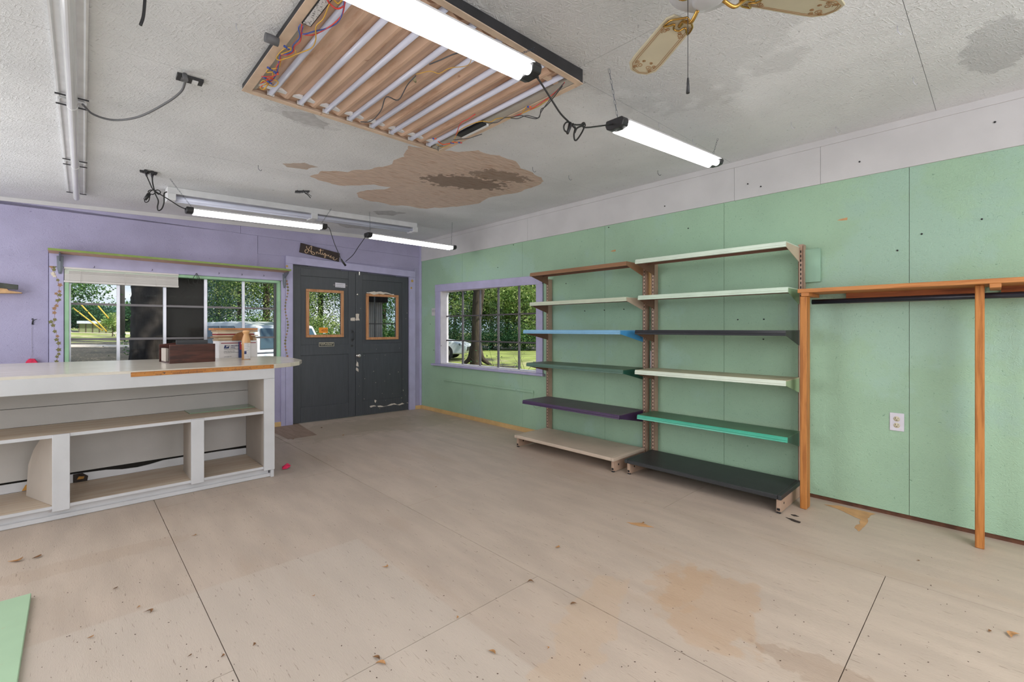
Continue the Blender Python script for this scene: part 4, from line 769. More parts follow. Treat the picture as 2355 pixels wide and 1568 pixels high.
# bit of shelf at the far left
t = thing('wall_shelf', 'broken pale wooden wall shelf cut off by the left edge of view', 'shelf', bw(0, 665, .1)); ys0 = back_y(-.5)
a, b = bw(0, 650, .12), bw(42, 655, .12); c = bw(41, 666, .12); dq = bw(0, 662, .12)
MB().prism([(a.x - .5, a.y + .0, a.z), a, b, c, dq, (a.x - .5, a.y, dq.z)], (0, .02, 0)).build('dark_front_board', mat('dark_green_black', srgb(66, 68, 62), .7, var=.2, vs=15), t, bevel=.002)
a = bw(0, 672, .10); P = [bw(0, 654, .10), bw(8, 657, .10), bw(20, 668, .10), bw(50, 672.5, .10), bw(50, 674, .10), bw(0, 674, .10)]
MB().prism([(P[0].x - .5, P[0].y, P[0].z)] + P + [(P[0].x - .5, P[0].y, P[-1].z)], (0, .085, 0)).build('splintered_board', mat('splintered_pine', srgb(204, 164, 120), .8, var=.2, vs=12), t)
# ================================================================== right wall fittings
t = thing('hook_rail', 'thin green painted strip with small hooks below the green wall window', 'rail', (X - .01, 4.5, .48)); a, b = rw(1022, 872), rw(1228, 901)
B(X - .014, X - .0005, b.y, a.y, .466, .494).build('strip', m_green, t, bevel=.002)
for px in (1042, 1087, 1137, 1190): y = rw(px, 885).y; MB().tube(bezier([(X - .014, y, .486), (X - .03, y, .478), (X - .036, y, .487)], 3), .0022, 6).build('hook', m_green, t)
tag(MB().tube(bezier([rw(1228, 903, .012), rw(1225, 925, .02), rw(1231, 938, .03), rw(1247, 934, .03)], 5), .0013, 5).build('green_string', plain('green_string', srgb(110, 140, 90), .8)), 'thin green string hanging from the end of the hook rail', 'string')
a, b = rw(993.5, 709), rw(1004, 726); t = thing('switch_plate', 'pale plate with faint marks beside the green wall window', 'plate', a)
B(X - .006, X - .0005, b.y, a.y, b.z, a.z).build('plate', m_white, t, bevel=.002)
for k in range(3): y = a.y - (a.y - b.y) * (k + .7) / 3.6; MB().tube(bezier([(X - .007, y + .012, 1.475), (X - .007, y, 1.47), (X - .007, y, 1.44)], 3), .002, 5).build('mark', m_alud, t)
t = thing('power_outlet', 'white double socket plate low on the green wall', 'outlet', (X, .436, .606)); oy = .436
B(X - .006, X - .0005, oy - .036, oy + .036, .549, .663).build('plate', m_wht2, t, bevel=.002)
for zc in (.626, .585):
    o = MB().lathe((X - .0062, oy, zc), [(.0165, 0), (.0165, -.0015)], 20, 'x').build('socket', plain('ivory', srgb(214, 206, 180), .4), t)
    MB().box(X - .0085, X - .0076, oy + .005, oy + .0072, zc + .001, zc + .009).box(X - .0085, X - .0076, oy - .0072, oy - .005, zc + .001, zc + .008).box(X - .0085, X - .0076, oy - .002, oy + .002, zc - .009, zc - .005).build('slots', m_slot, o)
y0, y1 = rw(1888, 600).y, rw(1853, 600).y; tag(B(X - .02, X - .0005, y0, y1, 1.53, 1.765).build('green_wood_block', mat('pale_green_board', srgb(150, 188, 164), .55, var=.06, vs=4, st=(1, 6, 1)), bevel=.002), 'upright pale green board screwed to the wall beside the tall shelving', 'board')
y0, y1 = rw(1503, 650).y, rw(1493, 650).y
tag(B(X - .02, X - .0005, y0, y1, 1.44, 1.80).build('yellow_wood_strip', m_yel), 'yellow wooden strip on the wall between the two shelving units', 'board')
tag(B(X - .015, X - .0005, y0 + .01, y1 - .02, .82, 1.0).build('white_strip', m_wht2), 'short white strip on the wall between the shelving units, lower down', 'strip')
# gondola shelving
def shelf_mat(n, c, r=.4): return mat('shelf_' + n, c, r, var=.05, vs=6, bump=.05, bs=40, fleck=.35, fs=30, ft=.74, fcol=tuple(min(1, k * 1.8 + .05) for k in c))
sm = {'brown': shelf_mat('brown', srgb(150, 112, 84)), 'pale': shelf_mat('pale', srgb(198, 206, 184)), 'blue': shelf_mat('blue', srgb(128, 178, 212)), 'dgreen': shelf_mat('dgreen', srgb(78, 108, 94)), 'purple': shelf_mat('purple', srgb(64, 42, 78)),
      'tan': mat('base_deck_tan', srgb(196, 178, 160), .5, var=.07, vs=5, fleck=.5, fs=16, ft=.72, fcol=srgb(140, 110, 90)), 'palec': shelf_mat('palec', srgb(206, 220, 204)), 'paleb': shelf_mat('paleb', srgb(200, 218, 200)), 'black': shelf_mat('black', srgb(40, 42, 48), .35), 'white': shelf_mat('white', srgb(212, 222, 206)),
      'teal': shelf_mat('teal', srgb(62, 166, 138), .3), 'charcoal': mat('base_deck_charcoal', srgb(46, 48, 50), .45, var=.12, vs=8, fleck=.5, fs=20, ft=.75, fcol=srgb(120, 120, 120))}
m_under = plain('brown_underside', srgb(120, 86, 68), .6); m_br = {'brown': sm['brown'], 'pale': mat('bracket_beige', srgb(196, 178, 156), .5), 'blue': shelf_mat('bluebr', srgb(70, 150, 206)), 'dgreen': shelf_mat('dgreenbr', srgb(34, 84, 70)), 'purple': sm['purple']}
m_topg = {'dgreen': shelf_mat('dgt', srgb(86, 106, 84)), 'purple': mat('dusty_grey_top', srgb(84, 78, 84), .5, var=.1, vs=6), 'teal': mat('olive_green_top', srgb(74, 112, 84), .4, var=.12, vs=6), 'white': mat('beige_top', srgb(186, 180, 150), .5)}
BX = 3.742
def upright(y, zt, par):
    u = MB().box(BX, BX + .062, y - .0165, y + .0165, .0, zt).build('upright', m_tanup, par, bevel=.002)
    MB().box(BX - .0012, BX, y - .0155, y - .0115, .01, zt - .01).box(BX - .0012, BX, y + .0115, y + .0155, .01, zt - .01).build('groove_line', m_brown, u)
    s = MB(); n_ = int((zt - .12) / .0254 / 1.0)
    for k in range(n_ // 1):
        z = .12 + k * .0508 / 1.6
        if z < zt - .03: s.box(BX - .0014, BX, y - .0032, y + .0032, z, z + .017)
    s.build('slots', m_slot, u, kind='stuff')
def gondola(name, label, ya, yb, zt, shelves, base, xfb, grp):
    t = thing(name, label, 'shelving', (3.6, (ya + yb) / 2, 0), grp)
    upright(ya, zt[0], t); upright(yb, zt[1], t)
    B(BX + .03, BX + .05, ya + .02, yb - .02, .06, .10).build('back_rail', m_tanup, t)
    for (z, xf, cm, lipc, bmc, lab) in shelves:
        y0, y1 = ya + .008, yb - .008; top_m = m_topg.get(cm, sm[cm])
        sh = MB().box(xf + .004, BX, y0, y1, z - .006, z).build('shelf', top_m, t, label=lab)
        MB().prism([(xf + .004, y0, z), (xf, y0, z - .008), (xf - .005, y0, z - .022), (xf - .002, y0, z - .024), (xf - .005, y0, z - .036), (xf + .010, y0, z - .038), (xf + .010, y0, z - .006)], (0, y1 - y0, 0)).build('front_lip', sm[cm], sh, bevel=.001)
        MB().box(xf + .012, BX - .001, y0 + .004, y1 - .004, z - .011, z - .0065).box(xf + .09, xf + .11, y0 + .004, y1 - .004, z - .022, z - .011).box(xf + .19, xf + .20, y0 + .004, y1 - .004, z - .03, z - .011).build('underside', m_under, sh)
        for yy, bm in ((y0 + .001, sm[cm] if bmc is None else bmc), (y1 - .004, m_under)):
            MB().prism([(xf + .006, yy, z - .001), (xf + .008, yy, z - .034), (BX - .004, yy, z - .108), (BX - .004, yy, z - .001)], (0, .003, 0)).build('bracket', bm, sh)
    c, lipm = base; y0, y1 = ya - .004 + .01, yb + .02
    MB().box(xfb, BX - .002, ya + .02, yb - .02, .094, .124).build('base_deck', sm[c], t, bevel=.004, label=lipm); 
    B(xfb, BX - .004, ya - .004, ya + .019, .094, .124).build('deck_end', sm[c], t, bevel=.003); B(xfb, BX - .004, yb - .019, yb + .01, .094, .124).build('deck_end', sm[c], t, bevel=.003)
    for yy in (ya + .006, yb - .03):
        f = MB().box(xfb + .035, BX - .004, yy, yy + .004, .006, .093).box(xfb + .022, xfb + .034, yy - .0, yy + .026, .012, .093).build('base_foot', m_tanup, t, bevel=.001)
        MB().box(xfb + .0205, xfb + .0222, yy + .004, yy + .022, .018, .034).build('foot_slot', m_slot, f); MB().lathe((xfb + .09, yy - .0005, .055), [(.008, 0), (.008, .0007)], 12, 'y').build('hole', m_slot, f)
        MB().box(xfb + .022, xfb + .04, yy + .001, yy + .024, 0, .012).build('foot_pad', m_black, f)
G_ = 'slotted steel shelving units on the green wall'
gondola('steel_shelving', 'slotted steel shelving with blue and purple shelves, nearer the window', 2.195, 3.37, (1.80, 1.74), [(1.784, 3.462, 'brown', 0, sm['brown'], 'brown top shelf'), (1.476, 3.458, 'pale', 0, m_br['pale'], 'pale green shelf'), (1.189, 3.362, 'blue', 0, m_br['blue'], 'blue shelf'),
        (.849, 3.407, 'dgreen', 0, m_br['dgreen'], 'dark green shelf'), (.467, 3.352, 'purple', 0, sm['purple'], 'purple shelf')], ('tan', 'tan base deck'), 3.25, G_)
gondola('steel_shelving', 'slotted steel shelving with black, white and teal shelves beside the wooden post', .956, 2.108, (1.80, 1.80), [(1.784, 3.435, 'palec', 0, m_br['pale'], 'pale green top shelf'), (1.482, 3.478, 'paleb', 0, mat('bracket_green', srgb(130, 160, 124), .5), 'pale green shelf'), (1.19, 3.432, 'black', 0, mat('bracket_charcoal', srgb(58, 66, 62), .5), 'black shelf'),
        (.855, 3.43, 'white', 0, mat('bracket_lime', srgb(150, 176, 136), .5), 'greenish white shelf'), (.472, 3.466, 'teal', 0, mat('bracket_teal', srgb(40, 84, 68), .4), 'teal shelf')], ('charcoal', 'charcoal base deck'), 3.298, G_)
# wooden clothes rack
t = thing('clothes_rack', 'orange wooden shelf on posts with a black hanging rod', 'rack', (3.65, .3, 0))
B(3.512, 3.80, -1.3, .917, 1.440, 1.466).build('shelf_board', m_boardy, t, bevel=.003, seg=2)
for y0, y1, x0, x1 in ((.866, .905, 3.522, 3.606), (.043, .080, 3.585, 3.668), (-.80, -.76, 3.57, 3.655)): B(x0, x1, y0, y1, 0, 1.4165 if y0 > .5 else 1.4395).build('post', m_cedary, t, bevel=.003)
for y in (.855, .0): B(3.514, 3.788, y - .02 + (.018 if y > .5 else 0), y + .024 + (.018 if y > .5 else 0), 1.417, 1.4395).build('cross_batten', m_boardy, t, bevel=.002)
B(3.79, 3.8075, .05, .70, 1.372, 1.4395).build('ledger', m_ledger, t); B(3.79, 3.8075, -1.3, -.02, 1.372, 1.4395).build('ledger', m_ledger, t)
MB().tube([(3.68, .872, 1.384), (3.68, -1.3, 1.384)], .0165, 16).build('hanging_rod', mat('black_enamel_rod', (.02, .022, .035), .3, var=.1, fleck=.8, fs=60, ft=.76, fcol=(.6, .6, .65)), t)
# green board on the floor at the left
a = fl(72, 1363, .022); tag(B(a.x - 1.3, a.x, a.y - 1.3, a.y, .001, .022).build('green_board', mat('mint_scratched_paint', srgb(168, 198, 164), .5, var=.05, vs=4, fleck=.7, fs=7, fst=(1, 5, 1), ft=.68, fcol=srgb(190, 160, 120)), bevel=.002), 'mint green painted board lying on the floor at the lower left', 'board')
# ================================================================== ceiling fittings
def chain(p0, p1, par, m=None, ll=.022):
    p0, p1 = Vector(p0), Vector(p1); d = p1 - p0; n_ = max(2, int(d.length / ll)); d.normalize(); u = d.orthogonal().normalized(); v = d.cross(u); mb = MB(); st_ = (p1 - p0).length / n_
    for k in range(n_):
        c = p0 + d * st_ * (k + .5); w_ = u if k % 2 else v
        mb.tube([c + d * math.cos(q) * st_ * .62 + w_ * math.sin(q) * .0045 for q in [i * math.pi / 4 for i in range(8)]], .0009, 4, closed=True)
    return mb.build('chain', m or m_zinc, par)
def shop_light(label, p0, p1, chains):
    p0, p1 = Vector(p0), Vector(p1); d = (p1 - p0).normalized(); s = Vector((-d.y, d.x, 0)).normalized(); u = s.cross(d) * -1 if s.cross(d).z < 0 else s.cross(d)
    t = thing('shop_light', label, 'light', (p0 + p1) / 2 + Vector((0, 0, .03)), 'lit shop lights hung from the ceiling')
    for e in (-1, 1):
        c0 = p0 if e < 0 else p1 - d * .052; q = [c0 + s * a_ + u * b_ for a_, b_ in ((-.054, .0), (-.046, -.022), (-.02, -.03), (.02, -.03), (.046, -.022), (.054, 0), (.046, .02), (-.046, .02))]
        MB().prism(q, d * .052).build('end_cap', m_black, t, bevel=.003)
    MB().prism([p0 + d * .05 + s * a_ + u * b_ for a_, b_ in ((-.055, .014), (.055, .014), (.064, .000), (.05, .006), (-.05, .006), (-.064, .000))], d * ((p1 - p0).length - .1)).build('reflector', m_fixw, t)
    for k in (-1, 1): MB().tube([p0 + d * .052 + s * k * .0255 - u * .014, p1 - d * .052 + s * k * .0255 - u * .014], .020, 14).build('tube', m_tube, t)
    for a_, b_ in chains: chain(a_, b_, t)
    return t
a, b = yp(860, -10, 1.3), yp(1225, 168, 1.3); dv = (b - a).normalized(); L3 = (b - dv * 1.19, b)
shop_light('lit twin tube shop light hanging under the opened ceiling panel, largest one', L3[0], L3[1], [(cl(1237, 108), L3[1] - dv * .12 + Z * .02), (Vector((L3[0].x + .1, 1.3, ceil_z(.3))), L3[0] + dv * .12 + Z * .02)])
L4 = (yp(1412, 282, 1.3), yp(1646, 374, 1.3)); shop_light('lit twin tube shop light hanging by the right wall below the fan', L4[0], L4[1], [(cl(1400, 157), L4[0] + (L4[1] - L4[0]) * .03 + Z * .02), (cl(1651, 318), L4[1] - (L4[1] - L4[0]) * .05 + Z * .02)])
L1 = (yp(427, 482, 4.75), yp(749, 521, 4.75)); shop_light('lit shop light hanging above the wide window, left one at the back', L1[0], L1[1], [(cl(391, 411), L1[0] + Z * .02 + (L1[1] - L1[0]) * .04), (cl(762, 480), L1[1] + Z * .02 - (L1[1] - L1[0]) * .04)])
L2 = (yp(842, 539, 4.68), yp(1045, 569, 4.68)); shop_light('lit shop light hanging above the doors, right one at the back', L2[0], L2[1], [(cl(850, 487), L2[0] + Z * .02 + (L2[1] - L2[0]) * .04), (cl(1040, 511), L2[1] + Z * .02 - (L2[1] - L2[0]) * .04)])
# old white strip fixture
t = thing('strip_fixture', 'unlit white two tube strip fixture on the ceiling near the back wall', 'light', (1.8, 4.95, 2.44))
def cb(x0, x1, y0, y1, d0, d1, mb=None):
    mb = mb or MB(); a, b = ceil_z(x0), ceil_z(x1); return mb.hexa([(x0, y0, a - d1), (x1, y0, b - d1), (x1, y1, b - d1), (x0, y1, a - d1), (x0, y0, a - d0), (x1, y0, b - d0), (x1, y1, b - d0), (x0, y1, a - d0)])
fa, fb = .585, 3.06
cb(fa, fb, 4.90, 5.02, .0005, .058).build('housing', m_fixw, t, bevel=.003)
for x in (fa, (fa + fb) / 2 - .03, fb - .06): cb(x, x + .06, 4.885, 5.035, .058, .115).build('socket', m_fixw, t, bevel=.002)
for y in (4.925, 4.995): MB().tube([(fa + .05, y, ceil_z(fa) - .088), (fb - .05, y, ceil_z(fb) - .088)], .019, 14).build('tube', m_tubeoff, t)
# three clear strip fixtures in a row along the left
for k, (y0, y1, lab) in enumerate(((4.55, 5.62, 'clear ribbed strip fixture on the ceiling, farthest of the three in line'), (3.33, 4.55, 'clear ribbed strip fixture on the ceiling, middle of the three in line'), (1.75, 3.33, 'clear ribbed strip fixture on the ceiling, nearest of the three in line'))):
    t = thing('clear_strip_fixture', lab, 'light', (.003, (y0 + y1) / 2, 2.39), 'clear strip fixtures in line on the left ceiling'); z = ceil_z(0)
    SK = .0112; c0 = -.040 + SK * y0
    MB().prism([(c0 + a_, y0 + .01, z - b_) for a_, b_ in ((-.056, .002), (.056, .002), (.056, .018), (.049, .018), (.043, .010), (.022, .012), (-.022, .012), (-.043, .010), (-.049, .018), (-.056, .018))], (SK * (y1 - y0), y1 - y0 - .04, 0)).build('tray', m_fixw, t)
    MB().prism([(c0 + math.cos(q) * .022, y0, z - .034 - math.sin(q) * .030) for q in [math.pi * i / 10 for i in range(11)]], (SK * (y1 - y0), y1 - y0 + .03, 0)).build('cover', m_clear, t, bevel=.002)
    MB().prism([(c0 + math.cos(q) * .0235, y0 - .012, z - .034 - math.sin(q) * .032) for q in [math.pi * i / 10 for i in range(11)]], (0, .012, 0)).build('cover_end', m_fixw, t)
    for y in (y0 + .06, y1 - .08):
        cc = -.040 + SK * y; MB().box(cc - .064, cc + .064, y, y + .010, z - .024, z - .019).build('clip', m_dkgrey, t)
# cables on the ceiling
def cable(name, P, r, m, lab, cat='cable', k=6): return tag(MB().tube(bezier(P, k), r, 7).build(name, m), lab, cat)
cable('grey_cable', [cl(190, 240, .05), cl(215, 263, .06), (cl(262, 276, .07)), cl(320, 268, .07), cl(380, 238, .05), cl(415, 212, .03), cl(425, 190, .02), cl(427, 178, .01)], .0055, m_grcord, 'grey cable looping from the clear strip fixtures to a ceiling box')
def cbox(label, qs, extra=None):
    t = thing('ceiling_outlet_box', label, 'outlet box', sum((Vector(q) for q in qs), Vector()) / 4)
    MB().prism([Vector(q) for q in qs], (0, 0, -.012)).build('box_face', m_dkgrey, t, bevel=.001)
    c = sum((Vector(q) for q in qs), Vector()) / 4; u = (qs[1] - qs[0]) * .16; v = (qs[3] - qs[0]) * .3
    for s_ in (-1.4, 1.2): MB().prism([c + u * s_ - u * .7 - v, c + u * s_ + u * .7 - v, c + u * s_ + u * .7 + v, c + u * s_ - u * .7 + v], (0, 0, -.016)).build('socket', m_grcord if s_ < 0 else m_fixw, t)
    return t
t = cbox('dark ceiling outlet box with the grey cable plugged in', [cl(408, 165), cl(469, 183), cl(464, 194), cl(404, 178)]); MB().tube([cl(425, 172, .012), cl(427, 184, .05)], .011, 8).build('plug', m_grcord, t)
t = cbox('dark ceiling outlet box with two black plugs', [cl(321, 390), cl(362, 396), cl(359, 400), cl(322, 393)])
cbox('dark ceiling outlet box with loose wires above the white strip fixture', [cl(679, 438), cl(712, 434 + 4), cl(710, 441), cl(678, 441)])
tag(MB().tube(bezier([cl(697, 437, .01), cl(702, 444, .03), cl(708, 448, .04), cl(714, 455, .05)], 4), .004, 6).tube(bezier([cl(683, 437, .01), cl(690, 443, .03), cl(704, 443, .04), cl(716, 451, .03)], 4), .0025, 6).build('loose_wires', m_black), 'loose dark wires dangling from the outlet box above the white fixture', 'wire')
def Q(px, py, y=4.62): return yp(px, py, y)
t = thing('black_light_cord', 'black cords knotted below the two plug ceiling box at left', 'cord', Q(354, 430))
MB().tube([cl(335, 393, .012), Q(337, 404)], .013, 8, r1=.007).tube([cl(350, 396, .012), Q(350, 407)], .014, 8, r1=.008).build('plug', m_black, t)
MB().tube(bezier([Q(337, 404), Q(344, 420), Q(350, 433), Q(358, 440), Q(367, 446), Q(390, 460), Q(412, 474), Q(428, 481, 4.75)], 5), .0042, 7).build('cord', m_cord, t)
MB().tube(bezier([Q(350, 407), Q(351, 420), Q(354, 434), Q(358, 448), Q(364, 462), Q(362, 476), Q(364, 484), Q(372, 480), Q(377, 466), Q(377, 450), Q(378, 444), Q(384, 441)], 5), .0045, 7).build('cord', m_cord, t)
MB().tube(bezier([Q(357, 437), Q(345, 437), Q(341, 442), Q(350, 447), Q(357, 443), Q(352, 437), Q(345, 441), Q(344, 447)], 5), .0036, 7).build('loop', m_cord, t)
MB().tube(bezier([Q(357, 438), Q(364, 437), Q(369, 442), Q(365, 447), Q(358, 442)], 5), .0036, 7).build('loop', m_cord, t)
MB().tube([Q(343, 446), Q(333, 459)], .014, 8, r1=.011).build('switch_plug', m_black, t)
MB().tube(bezier([Q(332, 459), Q(334, 465), Q(341, 463), Q(344, 455), Q(344, 448)], 5), .0032, 7).build('loop', m_cord, t)
t = thing('black_light_cord', 'black cord hanging in a V between the two back shop lights', 'cord', Q(790, 605, 4.7))
MB().tube(bezier([L1[1], Q(757, 524, 4.72), Q(763, 541, 4.72), Q(770, 562, 4.72), Q(779, 583, 4.72), Q(786, 600, 4.72)], 5), .0036, 7).build('cord', m_cord, t)
MB().tube(bezier([L2[0], Q(838, 548, 4.7), Q(824, 568, 4.7), Q(812, 586, 4.7), Q(795, 601, 4.71)], 5), .0036, 7).build('cord', m_cord, t)
MB().tube([Q(784, 596, 4.71), Q(795, 611, 4.71)], .010, 8, r1=.012).build('plug', m_black, t)
def Q1(px, py, y=1.31): return yp(px, py, y)
t = thing('black_light_cord', 'black cord and looped plugs between the two nearest shop lights', 'cord', Q1(1312, 290))
MB().tube([L3[1] - dv * .01 - Z * .005, Q1(1237, 178)], .011, 8, r1=.006).build('strain_relief', m_black, t)
MB().tube(bezier([Q1(1234, 176), Q1(1250, 200), Q1(1270, 232), Q1(1290, 262), Q1(1310, 282)], 5), .0038, 8).build('cord', m_cord, t)
MB().tube(bezier([Q1(1312, 284), Q1(1325, 287), Q1(1338, 286), Q1(1344, 283), Q1(1341, 292), Q1(1352, 293), Q1(1370, 291), Q1(1392, 288), Q1(1413, 285)], 5), .0036, 8).build('cord', m_cord, t)
MB().tube(bezier([Q1(1313, 282), Q1(1303, 281), Q1(1297, 289), Q1(1298, 299), Q1(1305, 305)], 5), .0035, 8).build('loop', m_cord, t)
MB().tube([Q1(1312, 285), Q1(1309, 295), Q1(1305, 307)], .010, 8, r1=.006).build('plug', m_black, t); MB().tube([Q1(1316, 286), Q1(1325, 297)], .008, 8, r1=.004).build('plug', m_black, t)
MB().tube(bezier([Q1(1323, 295), Q1(1320, 310), Q1(1322, 322), Q1(1328, 320), Q1(1338, 305), Q1(1343, 293), Q1(1338, 290), Q1(1327, 295), Q1(1322, 305)], 6), .0038, 8).build('loop', m_cord, t)
MB().tube(bezier([Q1(1343, 293), Q1(1346, 288), Q1(1343, 282), Q1(1338, 285), Q1(1342, 292)], 5), .003, 8).build('loop', m_cord, t)
cable('black_cable_end', [yp(335, -30, 1.9), yp(332, 15, 1.9), yp(329, 40, 1.9), yp(323, 58, 1.9)], .0045, m_black, 'stiff black cable end hanging from the ceiling at the upper left')
# ceiling hooks
for i, (px, py, lab) in enumerate(((543, 62, 'small wire hook in the ceiling left of the opened light panel'), (594, 388, 'small hook in the ceiling left of the peeled patch'), (2064, 68, 'white wire hook in the ceiling right of the fan'), (2100, 186, 'small curled hook in the ceiling near the right wall'),
                                   (1820, 290, 'small hook in the ceiling above the tall shelving'), (1922, 300, 'tiny hook in the ceiling nearest the white wall band'), (1513, 400, 'black hook in the ceiling below the right shop light'), (1593, 328, 'small hook in the ceiling behind the right shop light'),
                                   (1515, 290, 'small hook in the ceiling beside the chain of the right shop light'), (1308, 411, 'small hook in the ceiling right of the peeled patch'), (1225, 392, 'tiny hook in the ceiling at the right tip of the peeled patch'))):
    c = cl(px, py - 8); s_ = .35 + c.length * .16; P = [c, c - Z * .02 * s_, c - Z * .03 * s_ + Vector((.004, -.004, 0)) * s_, c - Z * .038 * s_ + Vector((.012, -.010, 0)) * s_, c - Z * .03 * s_ + Vector((.018, -.016, 0)) * s_]
    tag(MB().tube(bezier(P, 4), .0016 * s_ ** .5, 6).build('ceiling_hook', m_black if i in (6,) else m_zinc if i in (1, 9, 10) else m_alu), lab, 'hook', 'small hooks screwed into the ceiling')
# hooks on the window head casing
for i, px in enumerate((217, 350, 503, 556, 606)):
    p = bw(px, 612 + (px - 217) * .052, .03); tag(MB().tube(bezier([p, p + Vector((0, -.012, -.002)), p + Vector((.002, -.02, -.014)), p + Vector((-.008, -.022, -.018))], 4), .002, 6).build('cup_hook', m_black), ('first', 'second', 'third', 'fourth', 'fifth')[i] + ' small black cup hook from the left over the wide window', 'hook', 'black cup hooks over the wide window')
t = thing('hanging_wire', 'tangle of thin black wire hanging on the board over the wide window', 'wire', bw(452, 640, .05))
for P in ([(452, 628), (444, 641), (448, 652), (458, 643), (455, 632), (452, 628)], [(433, 639), (435, 652), (446, 660), (456, 658)], [(457, 636), (464, 650), (468, 655)], [(452, 630), (455, 648), (449, 654), (443, 648)], [(417, 676), (425, 668), (438, 669)]): MB().tube(bezier([bw(x, y, .045) for x, y in P], 6), .0024, 5).build('strand', m_cord, t)
# opened light panel -------------------------------------------------
t = thing('open_light_panel', 'square opened ceiling light panel with eight bare tubes and loose coloured wires', 'light', (1.14, 1.9, 2.38))
px0_, px1_, py0, py1 = .613, 1.792, 1.384, 2.60; FZ = 2.392; m_flange = mat('tan_painted_flange', srgb(206, 182, 160), .6, var=.12, vs=10, fleck=.6, fs=20, ft=.72, fcol=srgb(130, 70, 50)); m_blk = mat('black_frame_paint', srgb(44, 43, 46), .6, var=.2, vs=12)
m_tray = mat('stained_reflector', srgb(200, 168, 146), .65, var=.12, vs=3, st=(6, 1, 1), col2=srgb(166, 126, 100), c2s=2.2, c2lo=.5, c2hi=.75, fleck=.6, fs=14, ft=.72, fcol=srgb(110, 60, 44))
def wl(x0, x1, y0, y1, z0, zd=.001, mb=None):
    mb = mb or MB(); a, b = ceil_z(x0) - zd, ceil_z(x1) - zd; return mb.hexa([(x0, y0, z0), (x1, y0, z0), (x1, y1, z0), (x0, y1, z0), (x0, y0, a), (x1, y0, b), (x1, y1, b), (x0, y1, a)])
for q in ((px0_, px0_ + .006, py0, py1), (px1_ - .006, px1_, py0, py1), (px0_ + .006, px1_ - .006, py0, py0 + .006), (px0_ + .006, px1_ - .006, py1 - .006, py1)): wl(*q, FZ + .002).build('outer_side', m_blk, t)
for q in ((px0_ + .0065, px0_ + .012, py0 + .013, py1 - .013), (px1_ - .012, px1_ - .0065, py0 + .013, py1 - .013), (px0_ + .0065, px1_ - .0065, py0 + .0065, py0 + .012), (px0_ + .0065, px1_ - .0065, py1 - .012, py1 - .0065)): wl(*q, FZ + .002, .002).build('inner_side', m_flange, t)
for q in ((px0_ - .003, px0_ + .034, py0, py1), (px1_ - .026, px1_ + .003, py0, py1), (px0_ + .034, px1_ - .026, py0 - .003, py0 + .026), (px0_ + .034, px1_ - .026, py1 - .030, py1 + .003)): B(*q, FZ - .003, FZ + .0015).build('flange', m_flange, t)
wl(px0_ + .013, px1_ - .013, py0 + .013, py1 - .013, ceil_z(px0_) - .010).build('back_plate', m_tray, t); BZ = ceil_z(px0_) - .0105
tx_ = [fl(px, py, FZ + .004).x for px, py in ((617, 225), (684, 247), (743, 264), (801, 279), (853, 295), (899, 308), (942, 323), (988, 334))]
for i in range(9):
    xm = tx_[0] - .073 + i * .1455 if i == 0 else ((tx_[i - 1] + tx_[i]) / 2 if i < 8 else tx_[7] + .073)
    if px0_ + .06 < xm < px1_ - .06: MB().prism([(xm - .040, py0 + .05, BZ), (xm + .040, py0 + .05, BZ), (xm + .007, py0 + .05, BZ - .016), (xm - .007, py0 + .05, BZ - .016)], (0, py1 - py0 - .1, 0)).build('reflector_ridge', m_tray, t)
for x in tx_:
    MB().tube([(x, py0 + .032, FZ + .011), (x, py1 - .05, FZ + .011)], .0135, 14).build('tube', m_tubeoff, t)
    for y in (py0 + .014, py1 - .048): MB().box(x - .016, x + .016, y, y + .012, FZ + .002, BZ - .001).build('lamp_holder', m_fixw, t)
for y in (py1 - .115, py0 + .09): wl(px0_ + .05, px1_ - .05, y, y + .028, BZ - .012, .012).build('wire_channel', m_fixw if y > 2 else m_flange, t)
m_gm = plain('grey_metal_pan', srgb(178, 174, 166), .5)
wl(px0_ + .0125, px0_ + .055, py0 + .03, py1 - .03, BZ - .010, .012).build('side_pan', m_gm, t); wl(px1_ - .075, px1_ - .0125, py0 + .03, py1 - .03, BZ - .018, .012).build('side_pan', m_gm, t)
b0, b1, b2 = fl(694, 54, 2.382), fl(715, 64, 2.382), fl(757, 11, 2.382); bb_ = B(b0.x, b1.x, 1.50, b1.y, 2.385, 2.408).build('ballast', m_black, t); B(b0.x + .004, b1.x - .004, 1.505, b1.y - .005, 2.3835, 2.3849).build('ballast_label', mat('printed_label', srgb(206, 204, 206), .5, var=.05, vs=6, fleck=.8, fs=120, ft=.55, fcol=(.1, .1, .1)), bb_)
c0, c1 = fl(1053, 311, 2.39), fl(1112, 283, 2.39); bb_ = B(c0.x - .01, c0.x + .028, c1.y, c0.y, 2.385, 2.405).build('ballast', m_black, t); B(c0.x + .0285, c0.x + .045, c1.y, c0.y, 2.383, 2.405).build('ballast_side', m_fixw, bb_)
wc = {'r': plain('wire_red', srgb(206, 62, 56), .4), 'b': plain('wire_blue', srgb(62, 84, 160), .4), 'y': plain('wire_yellow', srgb(206, 160, 60), .4), 'k': plain('wire_grey', srgb(70, 70, 74), .4), 'o': plain('wire_orange', srgb(230, 92, 40), .4)}
def wz(P, c, r=.0024, d=.088, sc=None):
    sc = sc or (560, 0, 6.532); pts = [fl(sc[0] + x / sc[2], sc[1] + y / sc[2], 2.376 - (d - .088) + .004 * math.sin(i * 2.3)) for i, (x, y) in enumerate(P)]
    MB().tube(bezier(pts, 5), r, 6).build('wire', wc[c], t)
wz([(875, 370), (868, 480), (850, 620), (765, 695), (745, 780), (650, 825), (560, 825), (545, 920), (490, 1030), (520, 1090), (430, 1150), (270, 1150)], 'r')
